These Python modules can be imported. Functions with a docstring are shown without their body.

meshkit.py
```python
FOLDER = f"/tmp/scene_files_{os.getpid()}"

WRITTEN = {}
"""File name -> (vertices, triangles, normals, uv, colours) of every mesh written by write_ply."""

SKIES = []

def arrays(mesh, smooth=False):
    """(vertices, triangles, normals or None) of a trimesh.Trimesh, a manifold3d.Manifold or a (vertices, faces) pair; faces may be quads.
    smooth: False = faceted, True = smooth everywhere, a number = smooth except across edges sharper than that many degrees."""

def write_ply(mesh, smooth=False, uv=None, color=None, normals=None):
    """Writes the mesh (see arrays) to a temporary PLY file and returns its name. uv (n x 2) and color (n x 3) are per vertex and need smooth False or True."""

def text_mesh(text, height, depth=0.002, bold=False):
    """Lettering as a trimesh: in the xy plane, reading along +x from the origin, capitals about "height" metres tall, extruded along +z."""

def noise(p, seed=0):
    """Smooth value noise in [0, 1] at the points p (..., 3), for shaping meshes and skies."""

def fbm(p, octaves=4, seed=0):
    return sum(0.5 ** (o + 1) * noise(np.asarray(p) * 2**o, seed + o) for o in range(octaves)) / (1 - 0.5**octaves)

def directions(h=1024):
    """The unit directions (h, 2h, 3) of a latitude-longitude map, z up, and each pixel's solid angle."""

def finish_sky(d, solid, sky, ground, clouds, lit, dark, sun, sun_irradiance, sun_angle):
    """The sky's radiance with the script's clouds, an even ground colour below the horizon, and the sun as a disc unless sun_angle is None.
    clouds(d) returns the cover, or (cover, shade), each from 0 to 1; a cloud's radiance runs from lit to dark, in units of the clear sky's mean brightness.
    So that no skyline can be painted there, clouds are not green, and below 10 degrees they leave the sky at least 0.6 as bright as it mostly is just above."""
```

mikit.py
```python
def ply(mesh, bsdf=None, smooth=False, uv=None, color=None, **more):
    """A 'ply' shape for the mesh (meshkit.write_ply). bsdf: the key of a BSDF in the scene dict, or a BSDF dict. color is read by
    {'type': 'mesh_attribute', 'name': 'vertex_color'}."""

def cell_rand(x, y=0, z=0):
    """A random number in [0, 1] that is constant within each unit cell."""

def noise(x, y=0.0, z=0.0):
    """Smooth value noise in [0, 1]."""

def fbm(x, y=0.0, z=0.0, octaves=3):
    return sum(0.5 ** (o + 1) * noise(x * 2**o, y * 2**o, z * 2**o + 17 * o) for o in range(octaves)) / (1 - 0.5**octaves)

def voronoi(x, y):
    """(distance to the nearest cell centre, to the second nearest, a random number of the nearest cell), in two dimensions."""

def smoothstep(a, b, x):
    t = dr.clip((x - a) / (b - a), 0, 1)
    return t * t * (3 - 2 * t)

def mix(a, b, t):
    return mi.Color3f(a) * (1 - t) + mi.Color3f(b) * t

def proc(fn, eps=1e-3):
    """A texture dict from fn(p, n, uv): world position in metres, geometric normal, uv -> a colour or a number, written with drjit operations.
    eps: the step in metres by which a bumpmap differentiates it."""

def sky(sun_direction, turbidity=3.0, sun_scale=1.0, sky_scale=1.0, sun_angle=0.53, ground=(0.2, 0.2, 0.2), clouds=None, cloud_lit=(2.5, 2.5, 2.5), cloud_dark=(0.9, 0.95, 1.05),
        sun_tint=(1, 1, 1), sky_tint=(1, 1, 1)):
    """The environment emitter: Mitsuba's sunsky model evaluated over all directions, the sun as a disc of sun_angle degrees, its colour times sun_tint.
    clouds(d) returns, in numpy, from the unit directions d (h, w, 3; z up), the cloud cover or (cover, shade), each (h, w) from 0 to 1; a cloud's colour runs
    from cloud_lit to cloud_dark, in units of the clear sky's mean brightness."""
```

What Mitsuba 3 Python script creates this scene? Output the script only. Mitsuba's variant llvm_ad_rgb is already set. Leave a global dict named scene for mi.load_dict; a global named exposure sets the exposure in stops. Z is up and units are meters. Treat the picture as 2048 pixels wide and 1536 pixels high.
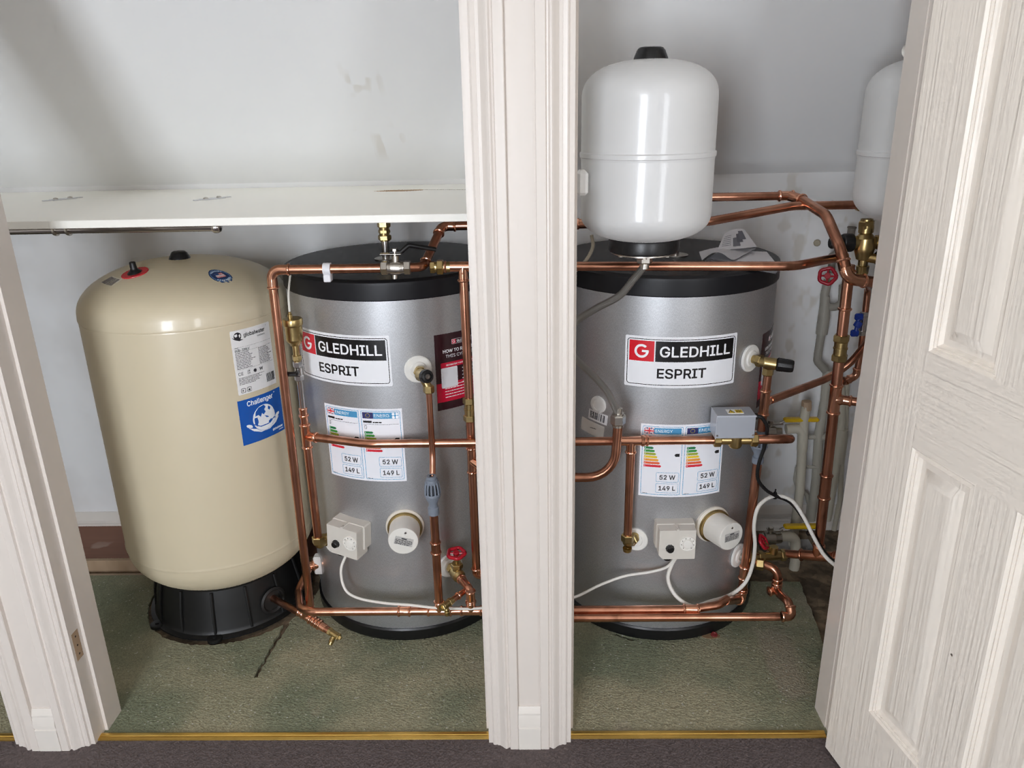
import math, random
import numpy as np
import trimesh
import drjit as dr
import mitsuba as mi
import mikit
import meshkit
from mikit import noise, fbm, smoothstep, mix, proc
from shapely.geometry import Polygon, Point, box as sbox, LineString
from shapely.ops import unary_union
from shapely import affinity

random.seed(3)
rng = np.random.default_rng(3)
T4 = mi.ScalarTransform4f
PI = math.pi

# ---------------------------------------------------------------- camera, lights, exposure
EYE = np.array([0.0, 0.0, 1.4493])
FOCAL, PITCH, YAW, ROLL = 1565.0, 0.3427, -0.0227945, 0.0211
exposure = 0.40
scene, labels = {}, {}


def cam_axes():
    cy, sy = math.cos(YAW), math.sin(YAW)
    f0, r0 = np.array([sy, cy, 0]), np.array([cy, -sy, 0])
    f = f0 * math.cos(PITCH) + np.array([0, 0, -math.sin(PITCH)])
    d = np.array([0, 0, -math.cos(PITCH)]) - f0 * math.sin(PITCH)
    return np.array([r0 * math.cos(ROLL) + d * math.sin(ROLL), -r0 * math.sin(ROLL) + d * math.cos(ROLL), f])


CAM = cam_axes()
scene['camera'] = {'type': 'perspective', 'fov_axis': 'x', 'fov': math.degrees(2 * math.atan(1024 / FOCAL)), 'near_clip': 0.02, 'far_clip': 50.0,
                   'to_world': T4().look_at(origin=EYE.tolist(), target=(EYE + CAM[2]).tolist(), up=(-CAM[1]).tolist())}

# daylight enters by two glazed openings in the bedroom wall behind the camera
WIN = [(-1.28, -0.45, 0.35, 2.05), (1.15, 1.75, 0.45, 2.05)]
YB = -1.75
LIGHT = [(14.6, 15.5, 16.8), (8.0, 8.3, 8.8)]
for i, ((x0, x1, z0, z1), c) in enumerate(zip(WIN, LIGHT)):
    key = f'window_{i + 1}__daylight_pane'
    scene[key] = {'type': 'rectangle', 'to_world': T4().translate([(x0 + x1) / 2, YB - 0.06, (z0 + z1) / 2]).rotate([1, 0, 0], -90).scale([(x1 - x0) / 2, (z1 - z0) / 2, 1]),
                  'emitter': {'type': 'area', 'radiance': {'type': 'rgb', 'value': list(c)}}}


def at(x, y, Y):
    """The point of the picture position (x, y) that lies at the depth Y."""
    v = np.array([(x - 1024) / FOCAL, (y - 768) / FOCAL, 1.0]) @ CAM
    return EYE + v * (Y / v[1])


def atz(x, y, Z):
    v = np.array([(x - 1024) / FOCAL, (y - 768) / FOCAL, 1.0]) @ CAM
    return EYE + v * ((Z - EYE[2]) / v[2])


# ---------------------------------------------------------------- materials
def lin(c):
    c = np.asarray(c, float) / 255.0
    return np.where(c <= 0.04045, c / 12.92, ((c + 0.055) / 1.055) ** 2.4)


def L(*c):
    return [float(v) for v in lin(c)]


def rgb(c):
    return {'type': 'rgb', 'value': list(map(float, c))}


def mat(name, color, rough=0.5, metallic=0.0, bump=None, bump_scale=1.0, **more):
    b = {'type': 'principled', 'base_color': color if isinstance(color, dict) else rgb(color), 'roughness': rough, 'metallic': metallic, **more}
    if bump is not None:
        b = {'type': 'bumpmap', 'arbitrary': bump, 'scale': bump_scale, 'bsdf': b}
    scene[name] = {'type': 'twosided', 'bsdf': b}


def f_copper(p, n, uv):
    a = fbm(p.x * 22, p.y * 22, p.z * 9, 3)
    b = noise(p.x * 90, p.y * 90, p.z * 25)
    c = mix((0.66, 0.315, 0.205), (0.42, 0.185, 0.115), smoothstep(0.35, 0.75, a))
    return mix(c, (0.80, 0.42, 0.28), smoothstep(0.6, 0.9, b) * 0.35)


def f_brass(p, n, uv):
    return mix((0.56, 0.42, 0.19), (0.38, 0.28, 0.12), fbm(p.x * 60, p.y * 60, p.z * 60, 2))


def f_silver(p, n, uv):
    k = mikit.cell_rand(p.x * 700, p.y * 700, p.z * 700)
    return mi.Color3f(0.45, 0.455, 0.465) * (0.86 + 0.28 * k)


def f_slope(p, n, uv):
    w = fbm(p.x * 2.5, p.z * 2.5, 0.3, 3)
    c = mix((0.80, 0.80, 0.79), (0.74, 0.745, 0.75), w)
    s = smoothstep(0.62, 0.8, noise(p.x * 45, p.z * 30, 1.0)) * smoothstep(0.055, 0.0, dr.sqrt(dr.square((p.x + 0.42) * 0.8) + dr.square(p.z - 1.36)) - 0.02)
    s2 = smoothstep(0.55, 0.8, noise(p.x * 60, p.z * 50, 4.0)) * smoothstep(0.05, 0.0, dr.sqrt(dr.square((p.x + 0.435) * 0.7) + dr.square(p.z - 1.52)) - 0.012)
    return mix(c, (0.55, 0.50, 0.42), dr.clip(s + s2, 0, 1) * 0.38)


def f_back(p, n, uv):
    w = fbm(p.x * 6, p.z * 6, p.y * 6, 4)
    c = mix((0.78, 0.78, 0.78), (0.71, 0.70, 0.69), smoothstep(0.3, 0.75, w))
    s = smoothstep(0.60, 0.78, fbm(p.x * 22, p.z * 14, 2.0, 3)) * smoothstep(0.6, 0.95, p.x)
    return mix(c, (0.50, 0.45, 0.37), s * 0.6)


def f_green(p, n, uv):
    a = fbm(p.x * 5, p.y * 5, 0.7, 4)
    b = noise(p.x * 420, p.y * 420)
    c = mix((0.165, 0.180, 0.118), (0.290, 0.268, 0.178), smoothstep(0.35, 0.70, a))
    d = smoothstep(0.66, 0.80, fbm(p.x * 9 + 4, p.y * 6, 3.1, 3))
    c = mix(c, (0.30, 0.255, 0.20), d * 0.55)
    sp = smoothstep(0.985, 0.995, mikit.cell_rand(p.x * 240, p.y * 240))
    return mix(c * (0.78 + 0.44 * b), (0.5, 0.5, 0.45), sp * 0.5)


def f_dark(p, n, uv):
    b = noise(p.x * 380, p.y * 380, p.z * 380)
    k = mikit.cell_rand(p.x * 300, p.y * 300)
    return mi.Color3f(0.090, 0.071, 0.070) * (0.55 + 0.7 * b + 0.4 * k)


def f_chip(p, n, uv):
    a = fbm(p.x * 18, p.y * 18, 1.0, 4)
    b = mikit.voronoi(p.x * 60, p.y * 60)[2]
    c = mix((0.075, 0.055, 0.036), (0.19, 0.14, 0.09), smoothstep(0.3, 0.75, a))
    return c * (0.7 + 0.6 * b)


def f_red(p, n, uv):
    a = fbm(p.x * 5, p.y * 40, p.z * 40, 3)
    c = mix((0.16, 0.070, 0.045), (0.24, 0.115, 0.075), a)
    s = smoothstep(0.6, 0.75, fbm(p.x * 14, p.y * 14, 5.0, 3)) * smoothstep(2.43, 2.30, p.y)
    return mix(c, (0.42, 0.33, 0.28), s * 0.6)


def f_wood(p, n, uv):
    return mix((0.26, 0.17, 0.10), (0.42, 0.30, 0.20), fbm(p.x * 30, p.y * 30, p.z * 8, 3))


def f_gold(p, n, uv):
    return mix((0.80, 0.52, 0.14), (0.62, 0.40, 0.10), fbm(p.x * 30, p.y * 200, 0.0, 2))


def b_brush(p, n, uv):
    return fbm(p.x * 160, p.y * 160, p.z * 5, 2)


def b_grain(p, n, uv):
    # wood-grain embossing of the moulded door: upright on the stiles, lying on the rails
    rail = smoothstep(0.832, 0.834, p.z) * smoothstep(1.020, 1.018, p.z) * smoothstep(1.345, 1.340, p.y)
    a = fbm(p.y * 230, p.z * 7, 1.0, 2)
    b = fbm(p.z * 230, p.y * 7, 2.0, 2)
    return a * (1 - rail) + b * rail


def b_pile(p, n, uv):
    return noise(p.x * 300, p.y * 300, p.z * 300)


def b_wall(p, n, uv):
    return fbm(p.x * 40, p.y * 40, p.z * 40, 3)


def b_braid(p, n, uv):
    return dr.sin(uv.x * 60 + uv.y * 2600) * dr.sin(uv.x * 60 - uv.y * 2600)


mat('copper', proc(f_copper), 0.24, 1.0)
mat('copper_bright', (0.86, 0.44, 0.29), 0.13, 1.0)
mat('brass', proc(f_brass), 0.30, 1.0)
mat('gold', proc(f_gold), 0.28, 1.0)
mat('chrome', (0.62, 0.60, 0.58), 0.16, 1.0)
mat('dark_chrome', (0.36, 0.34, 0.33), 0.14, 1.0)
mat('nickel', (0.55, 0.52, 0.47), 0.28, 1.0)
mat('braid', (0.50, 0.48, 0.45), 0.3, 1.0, proc(b_braid, 2e-4), 0.0006)
mat('silver', proc(f_silver, 2e-4), 0.43, 0.80, specular=0.5)
mat('lid', L(24, 24, 27), 0.40, specular=0.25)
mat('black_plastic', L(18, 18, 19), 0.35)
mat('base_plastic', L(15, 15, 15), 0.45)
mat('cream', L(202, 190, 163), 0.4, clearcoat=1.0, clearcoat_gloss=0.99)
mat('enamel', L(199, 199, 198), 0.5, clearcoat=1.0, clearcoat_gloss=0.97)
mat('gloss_white', L(214, 208, 200), 0.32)
mat('brushed_white', L(210, 202, 194), 0.34, bump=proc(b_brush), bump_scale=0.00025)
mat('door_white', L(240, 232, 221), 0.36, bump=proc(b_grain, 4e-4), bump_scale=0.0018)
mat('slope_paint', proc(f_slope), 0.75)
mat('back_paint', proc(f_back), 0.72, bump=proc(b_wall), bump_scale=0.001)
mat('room_paint', L(224, 220, 214), 0.8)
mat('shelf_white', L(236, 234, 226), 0.42)
mat('green_carpet', proc(f_green), 0.95, bump=proc(b_pile), bump_scale=0.004)
mat('dark_carpet', proc(f_dark), 0.97, bump=proc(b_pile), bump_scale=0.006)
mat('chipboard', proc(f_chip), 0.85)
mat('redboard', proc(f_red), 0.7)
mat('bare_wood', proc(f_wood), 0.7)
VC = {'type': 'mesh_attribute', 'name': 'vertex_color'}
mat('matte', VC, 0.55)
mat('gloss', VC, 0.28)

# ---------------------------------------------------------------- mesh helpers
def nz(v):
    v = np.asarray(v, float)
    return v / np.linalg.norm(v)


def perp(d):
    a = np.array([0, 0, 1.0]) if abs(d[2]) < 0.9 else np.array([0, 1.0, 0])
    u = nz(np.cross(a, d))
    return u, np.cross(d, u)


def cat(*m):
    flat = []
    for x in m:
        flat += x if isinstance(x, list) else [x]
    return trimesh.util.concatenate(flat)


def fil(pts, R, seg=7):
    """A polyline with its corners rounded to the radius R."""
    pts = [np.asarray(p, float) for p in pts]
    out = [pts[0]]
    for a, b, c in zip(pts, pts[1:], pts[2:]):
        u, w = nz(a - b), nz(c - b)
        ang = math.acos(np.clip(u @ w, -1, 1))
        if ang > PI - 0.02:
            out.append(b)
            continue
        t = min(R / math.tan(ang / 2), 0.48 * np.linalg.norm(a - b), 0.48 * np.linalg.norm(c - b))
        r = t * math.tan(ang / 2)
        ctr = b + nz(u + w) * r / math.sin(ang / 2)
        e0, e1 = b + u * t - ctr, b + w * t - ctr
        th = math.acos(np.clip(nz(e0) @ nz(e1), -1, 1))
        for k in range(seg + 1):
            s = k / seg
            out.append(ctr + (e0 * math.sin((1 - s) * th) + e1 * math.sin(s * th)) / math.sin(th))
    out.append(pts[-1])
    return np.array(out)


def spl(pts, k=9):
    p = [np.asarray(q, float) for q in pts]
    p = [2 * p[0] - p[1]] + p + [2 * p[-1] - p[-2]]
    out = []
    for i in range(1, len(p) - 2):
        for s in np.arange(k) / k:
            a, b, c, d = p[i - 1:i + 3]
            out.append(0.5 * (2 * b + (c - a) * s + (2 * a - 5 * b + 4 * c - d) * s * s + (3 * b - a - 3 * c + d) * s ** 3))
    return np.array(out + [p[-2]])


def tube(pts, r, n=16, cap=True, want_uv=False):
    pts = np.asarray(pts, float)
    keep = [0] + [i for i in range(1, len(pts)) if np.linalg.norm(pts[i] - pts[i - 1]) > 1e-6]
    pts = pts[keep]
    m = len(pts)
    r = np.full(m, r) if np.isscalar(r) else np.asarray(r, float)
    t = np.gradient(pts, axis=0)
    t /= np.linalg.norm(t, axis=1, keepdims=True)
    u, _ = perp(t[0])
    a = np.arange(n + want_uv) / n * 2 * PI
    V = []
    for i in range(m):
        u = nz(u - (u @ t[i]) * t[i])
        w = np.cross(t[i], u)
        V.append(pts[i] + r[i] * (np.cos(a)[:, None] * u + np.sin(a)[:, None] * w))
    V = np.vstack(V)
    N = n + want_uv
    F = []
    for i in range(m - 1):
        for j in range(n):
            k = j + 1 if want_uv else (j + 1) % n
            F += [[i * N + j, i * N + k, (i + 1) * N + k], [i * N + j, (i + 1) * N + k, (i + 1) * N + j]]
    if cap and not want_uv:
        V = np.vstack([V, pts[:1], pts[-1:]])
        for j in range(n):
            k = (j + 1) % n
            F += [[m * n, k, j], [m * n + 1, (m - 1) * n + j, (m - 1) * n + k]]
    mesh = trimesh.Trimesh(V, np.array(F), process=False)
    if want_uv:
        s = np.concatenate([[0], np.cumsum(np.linalg.norm(np.diff(pts, axis=0), axis=1))])
        uv = np.stack([np.tile(a / (2 * PI), m), np.repeat(s, N)], 1)
        return mesh, uv
    return mesh


def lathe(prof, p=(0, 0, 0), d=(0, 0, 1), n=28, a0=0.0):
    """prof: (distance along the axis, radius) rows; the surface of revolution about the axis from p along d."""
    p, d = np.asarray(p, float), nz(d)
    u, w = perp(d)
    if d[2] > 0.999:
        u, w = np.array([1.0, 0, 0]), np.array([0, 1.0, 0])
    a = a0 + np.arange(n) / n * 2 * PI
    V, idx = [], []
    for t, r in prof:
        if r < 1e-7:
            idx.append([len(V)] * n)
            V.append(p + d * t)
        else:
            idx.append(list(range(len(V), len(V) + n)))
            V += list(p + d * t + r * (np.cos(a)[:, None] * u + np.sin(a)[:, None] * w))
    F = []
    for A, B in zip(idx, idx[1:]):
        for j in range(n):
            k = (j + 1) % n
            for f in ([A[j], A[k], B[k]], [A[j], B[k], B[j]]):
                if len(set(f)) == 3:
                    F.append(f)
    m = trimesh.Trimesh(np.array(V), np.array(F), process=False)
    if m.volume < 0:
        m.invert()
    return m


def cyl(p, q, r, n=20, ch=0.0):
    p, q = np.asarray(p, float), np.asarray(q, float)
    h = np.linalg.norm(q - p)
    c = min(ch, r * 0.5, h * 0.4)
    pr = [(0, 0), (0, r), (h, r), (h, 0)] if c <= 0 else [(0, 0), (0, r - c), (c, r), (h - c, r), (h, r - c), (h, 0)]
    return lathe(pr, p, q - p, n)


def hexnut(p, d, r, h, n=6):
    return lathe([(0, 0), (0, r * 0.88), (h * 0.12, r), (h * 0.88, r), (h, r * 0.88), (h, 0)], p, d, n)


def bx(lo, hi, c=0.0):
    lo, hi = np.minimum(lo, hi).astype(float), np.maximum(lo, hi).astype(float)
    if c <= 0:
        return trimesh.creation.box(bounds=[lo, hi])
    c = min(c, 0.49 * (hi - lo).min())
    P = []
    for k in range(3):
        for s in np.ndindex(2, 2, 2):
            q = [(lo[i] + (0 if i == k else c)) if s[i] == 0 else (hi[i] - (0 if i == k else c)) for i in range(3)]
            P.append(q)
    return trimesh.Trimesh(P).convex_hull


def frame(p, x, y, z):
    M = np.eye(4)
    M[:3, 0], M[:3, 1], M[:3, 2], M[:3, 3] = x, y, z, p
    return M


def xf(m, M):
    m = m.copy()
    m.apply_transform(M)
    return m


def ext(poly, z0, z1, size=None):
    polys = getattr(poly, 'geoms', [poly])
    m = cat([trimesh.creation.extrude_polygon(g, z1 - z0, engine='earcut') for g in polys if g.area > 1e-12])
    m.apply_translation([0, 0, z0])
    if size:
        v, f = trimesh.remesh.subdivide_to_size(m.vertices, m.faces, size, max_iter=12)
        m = trimesh.Trimesh(v, f, process=False)
    return m


# ---------------------------------------------------------------- scene bookkeeping
def numbered(name):
    taken = lambda k: k in labels or k in scene or any(x.startswith(k + '__') for x in scene)
    if not taken(name):
        return name
    i = 1
    while taken(f'{name}_{i:03d}'):
        i += 1
    return f'{name}_{i:03d}'


def thing(name, label, cat_, group=None):
    key = numbered(name)
    labels[key] = {'label': label, 'category': cat_}
    if group:
        labels[key]['group'] = group
    return key


def part(root, name, mesh, m, sm=38, label=None, kind=None, color=None, uv=None):
    key = numbered(root + '__' + name) if name else root
    if color is not None:
        c = np.tile(lin(color), (len(mesh.vertices), 1)) if not isinstance(mesh, tuple) else None
        if sm is not False:
            mesh = trimesh.graph.smooth_shade(mesh, angle=math.radians(sm if sm is not True else 180), facet_minarea=None) if sm is not True else mesh
            c = np.tile(lin(color), (len(mesh.vertices), 1))
            sm = True
        scene[key] = mikit.ply(mesh, m, smooth=sm, color=c)
    elif uv is not None:
        scene[key] = mikit.ply(mesh, m, smooth=True, uv=uv)
    else:
        scene[key] = mikit.ply(mesh, m, smooth=sm)
    if label or kind:
        labels.setdefault(key, {})
        if label:
            labels[key]['label'] = label
        if kind:
            labels[key]['kind'] = kind
    return key


def single(name, label, cat_, mesh, m, sm=38, group=None, **k):
    key = thing(name, label, cat_, group)
    return part(key, None, mesh, m, sm, **k)


def struct(name, mesh, m, sm=False, label=None, **k):
    key = numbered(name)
    labels[key] = {'kind': 'structure'}
    if label:
        labels[key]['label'] = label
    part(key, None, mesh, m, sm, **k)
    return key


def struct_root(name, label=None):
    key = numbered(name)
    labels[key] = {'kind': 'structure'}
    if label:
        labels[key]['label'] = label
    return key


# ---------------------------------------------------------------- plumbing helpers
def bead(p, d, r, k=1.0):
    """The rolled lip of a copper fitting."""
    return lathe([(-0.0035 * k, r), (-0.0025 * k, r * 1.16), (0, r * 1.24), (0.0025 * k, r * 1.16), (0.0035 * k, r)], p, d, 20)


def coupling(p, q, r):
    p, q = np.asarray(p, float), np.asarray(q, float)
    d = nz(q - p)
    return cat(cyl(p, q, r * 1.1, 20), bead(p + d * 0.004, d, r * 1.08), bead(q - d * 0.004, d, r * 1.08))


def elbow(a, b, c, r, R=None, legs=0.03):
    a, b, c = (np.asarray(x, float) for x in (a, b, c))
    u, w = nz(a - b), nz(c - b)
    p, q = b + u * legs, b + w * legs
    return cat(tube(fil([p, b, q], R or r * 1.7, 10), r * 1.1, 20), bead(p - u * 0.003, u, r * 1.08), bead(q - w * 0.003, w, r * 1.08))


def tee(c, dm, db, Lm, Lb, r, rb=None):
    c, dm, db = np.asarray(c, float), nz(dm), nz(db)
    rb = rb or r
    return cat(coupling(c - dm * Lm, c + dm * Lm, r), cyl(c, c + db * Lb, rb * 1.1, 20), bead(c + db * (Lb - 0.003), db, rb * 1.08),
               lathe([(0, r * 1.1), (r * 1.0, r * 1.12), (r * 1.45, rb * 1.1)], c, db, 20))


def compression(p, q, r):
    p, q = np.asarray(p, float), np.asarray(q, float)
    d, h = nz(q - p), np.linalg.norm(q - p)
    return cat(hexnut(p, d, r * 1.5, h * 0.26), cyl(p + d * h * 0.2, p + d * h * 0.8, r * 1.18, 20), hexnut(p + d * h * 0.74, d, r * 1.5, h * 0.26),
               lathe([(h * 0.46, r * 1.18), (h * 0.47, r * 1.3), (h * 0.53, r * 1.3), (h * 0.54, r * 1.18)], p, d, 20))


def flange(p, d, r=0.034):
    return lathe([(0, 0), (0, r), (0.004, r), (0.006, r * 0.93), (0.006, r * 0.62), (0.010, r * 0.55), (0.011, r * 0.3), (0.011, 0)], p, d, 32)


def handwheel(p, d, r):
    d = nz(d)
    u, w = perp(d)
    ring = []
    a = np.linspace(0, 2 * PI, 33)
    rr = r * (1 + 0.06 * np.cos(a * 5))
    P = np.asarray(p) + rr[:, None] * (np.cos(a)[:, None] * u + np.sin(a)[:, None] * w)
    ring.append(tube(P, r * 0.24, 10, False))
    for k in range(4):
        e = math.cos(k * PI / 2) * u + math.sin(k * PI / 2) * w
        ring.append(cyl(np.asarray(p), np.asarray(p) + e * r, r * 0.13, 8))
    ring.append(cyl(np.asarray(p) - d * r * 0.25, np.asarray(p) + d * r * 0.2, r * 0.4, 16, 0.001))
    return cat(ring)


# ---------------------------------------------------------------- stickers on surfaces of revolution
def rev_map(cx, cy, prof, th0, s0):
    """Maps (u right, v up, w out) in metres onto the surface of revolution whose (r, z) profile runs upwards, about angle th0 and arc length s0."""
    prof = np.asarray(prof, float)
    s = np.concatenate([[0], np.cumsum(np.linalg.norm(np.diff(prof, axis=0), axis=1))])
    tan = np.gradient(prof, axis=0)
    tan /= np.linalg.norm(tan, axis=1, keepdims=True)
    ref = max(np.interp(s0, s, prof[:, 0]), 1e-3)

    def f(P):
        sv = s0 + P[:, 1]
        r, z = np.interp(sv, s, prof[:, 0]), np.interp(sv, s, prof[:, 1])
        tr, tz = np.interp(sv, s, tan[:, 0]), np.interp(sv, s, tan[:, 1])
        th = th0 + P[:, 0] / ref
        rr, zz = r + tz * P[:, 2], z - tr * P[:, 2]
        return np.stack([cx + rr * np.sin(th), cy - rr * np.cos(th), zz], 1)
    return f


def cyl_map(c, th0, z0):
    return rev_map(c[0], c[1], [(c[2], z0 - 0.5), (c[2], z0 + 0.5)], th0, 0.5)


def plane_map(p, ux, uy):
    p, ux, uy = np.asarray(p, float), nz(ux), nz(uy)
    uz = np.cross(ux, uy)
    return lambda P: p + P[:, :1] * ux + P[:, 1:2] * uy + P[:, 2:3] * uz


def txt(s, h, u, v, bold=False, anchor='l', wide=None):
    m = meshkit.text_mesh(s, h, 0.0004, bold)
    b = m.bounds
    if wide:
        m.apply_scale([wide / (b[1][0] - b[0][0]), 1, 1])
        b = m.bounds
    dx = {'l': -b[0][0], 'm': -(b[0][0] + b[1][0]) / 2, 'r': -b[1][0]}[anchor]
    m.apply_translation([u + dx, v, 0])
    return m


def R(u0, v0, u1, v1, r=0):
    b = sbox(min(u0, u1), min(v0, v1), max(u0, u1), max(v0, v1))
    return b.buffer(-r).buffer(r, 6) if r else b


def frm(u0, v0, u1, v1, t, r=0.003):
    return R(u0, v0, u1, v1, r).difference(R(u0 + t, v0 + t, u1 - t, v1 - t, max(r - t, 0.0001)))


def sticker(root, name, mp, items, size=0.02, m='matte', label=None):
    """items: (sub-part name, colour, level, shapes); the first is the plate itself and becomes the part, the rest its sub-parts."""
    base, T = None, 0.0004
    for sub, colr, lev, shapes in items:
        ms = []
        for g in shapes:
            if isinstance(g, trimesh.Trimesh):
                v, f = trimesh.remesh.subdivide_to_size(g.vertices, g.faces, size, max_iter=12)
                g = trimesh.Trimesh(v, f, process=False)
                g.vertices[:, 2] += T * lev
            else:
                g = ext(g, T * lev - (0.0006 if lev == 0 else 0.0001), T * (lev + 1), size)
            ms.append(g)
        g = cat(ms)
        g = trimesh.Trimesh(mp(np.asarray(g.vertices)), g.faces, process=False)
        if base is None:
            base = part(root, name, g, m, False, color=colr, label=label)
        else:
            part(base, sub, g, m, False, color=colr)
    return base


def bars(u0, v0, u1, v1, n=22, seed=1):
    q = np.random.default_rng(seed)
    w = q.uniform(0.4, 1.6, 2 * n)
    e = np.concatenate([[0], np.cumsum(w)]) / w.sum() * (u1 - u0) + u0
    return [R(e[2 * i], v0, e[2 * i + 1], v1) for i in range(n)]


def lines(u0, v0, u1, v1, n, h, seed=1):
    """Rows of print too small to read."""
    q = np.random.default_rng(seed)
    out = []
    for k in range(n):
        v = v1 - (k + 0.5) * (v1 - v0) / n
        x = u0
        end = u0 + (u1 - u0) * q.uniform(0.55, 1.0)
        while x < end:
            w = q.uniform(0.003, 0.010)
            out.append(R(x, v - h / 2, min(x + w, u1), v + h / 2))
            x += w + 0.0014
    return out

# ================================================================ the setting
CAB = dict(x0=-2.6, x1=1.13, back=2.50, knee=1.235)
# floors
hole = [Point(-0.9434, 2.119).buffer(0.262, 24), LineString([(-0.752, 1.725), (-0.744, 1.86), (-0.737, 1.93)]).buffer(0.0055),
        LineString([(-0.739, 1.89), (-0.733, 1.99)]).buffer(0.008), LineString([tuple(atz(1232, 1269, 0)[:2]), tuple(atz(1266, 1279, 0)[:2])]).buffer(0.006)]
edge = [(-2.6, 1.51), (0.80, 1.51), (0.803, 1.62), (0.815, 1.75), (0.822, 1.86), (0.838, 1.98), (0.855, 2.15), (0.50, 2.165), (0.42, 2.22), (-2.6, 2.222)]
q = np.random.default_rng(5)
wob = [(x + q.normal(0, 0.002), y + q.normal(0, 0.0015)) for x, y in LineString(edge + edge[:1]).segmentize(0.03).coords[:-1]]
carpet = Polygon(wob).buffer(0)
for hp in hole:
    pts = [(x + q.normal(0, 0.0015), y + q.normal(0, 0.0015)) for x, y in LineString(hp.exterior.coords).segmentize(0.012).coords[:-1]]
    carpet = carpet.difference(Polygon(pts).buffer(0))
struct('floor', ext(carpet, -0.010, 0.0), 'green_carpet', label='worn green carpet covering the cupboard floor')
part('floor', 'carpet_edge', bx([-2.6, 2.219, -0.008], [-0.75, 2.229, 0.001]), 'matte', False, color=(150, 132, 112), label='pale cut edge of the green carpet')
chip = sbox(-2.6, 1.50, 1.13, 2.50).difference(unary_union([sbox(0.79, 2.30, 0.99, 2.46), sbox(0.70, 2.39, 0.78, 2.47), sbox(-2.6, 2.229, -0.7, 2.252)]))
struct('floor', ext(chip, -0.032, -0.0105), 'chipboard', label='bare brown chipboard floor showing beside the green carpet')
struct('floor', bx([-2.6, 1.50, -0.20], [1.13, 2.52, -0.19]), 'matte', color=(30, 24, 20), label='dark sheet standing in for shade in the void under the cupboard floor')  # sheet below the gaps, its dark colour stands in for shade
struct('floor', bx([-2.8, YB - 0.1, -0.03], [2.4, 1.503, 0.001]), 'dark_carpet', label='dark purplish grey carpet of the room in front of the cupboard')
board = struct_root('trim_1', 'raised red brown board against the rear wall, left of the cream tank')
part(board, 'board', bx([-2.6, 2.268, 0.0], [-0.72, 2.487, 0.034], 0.002), 'redboard', False)
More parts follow.
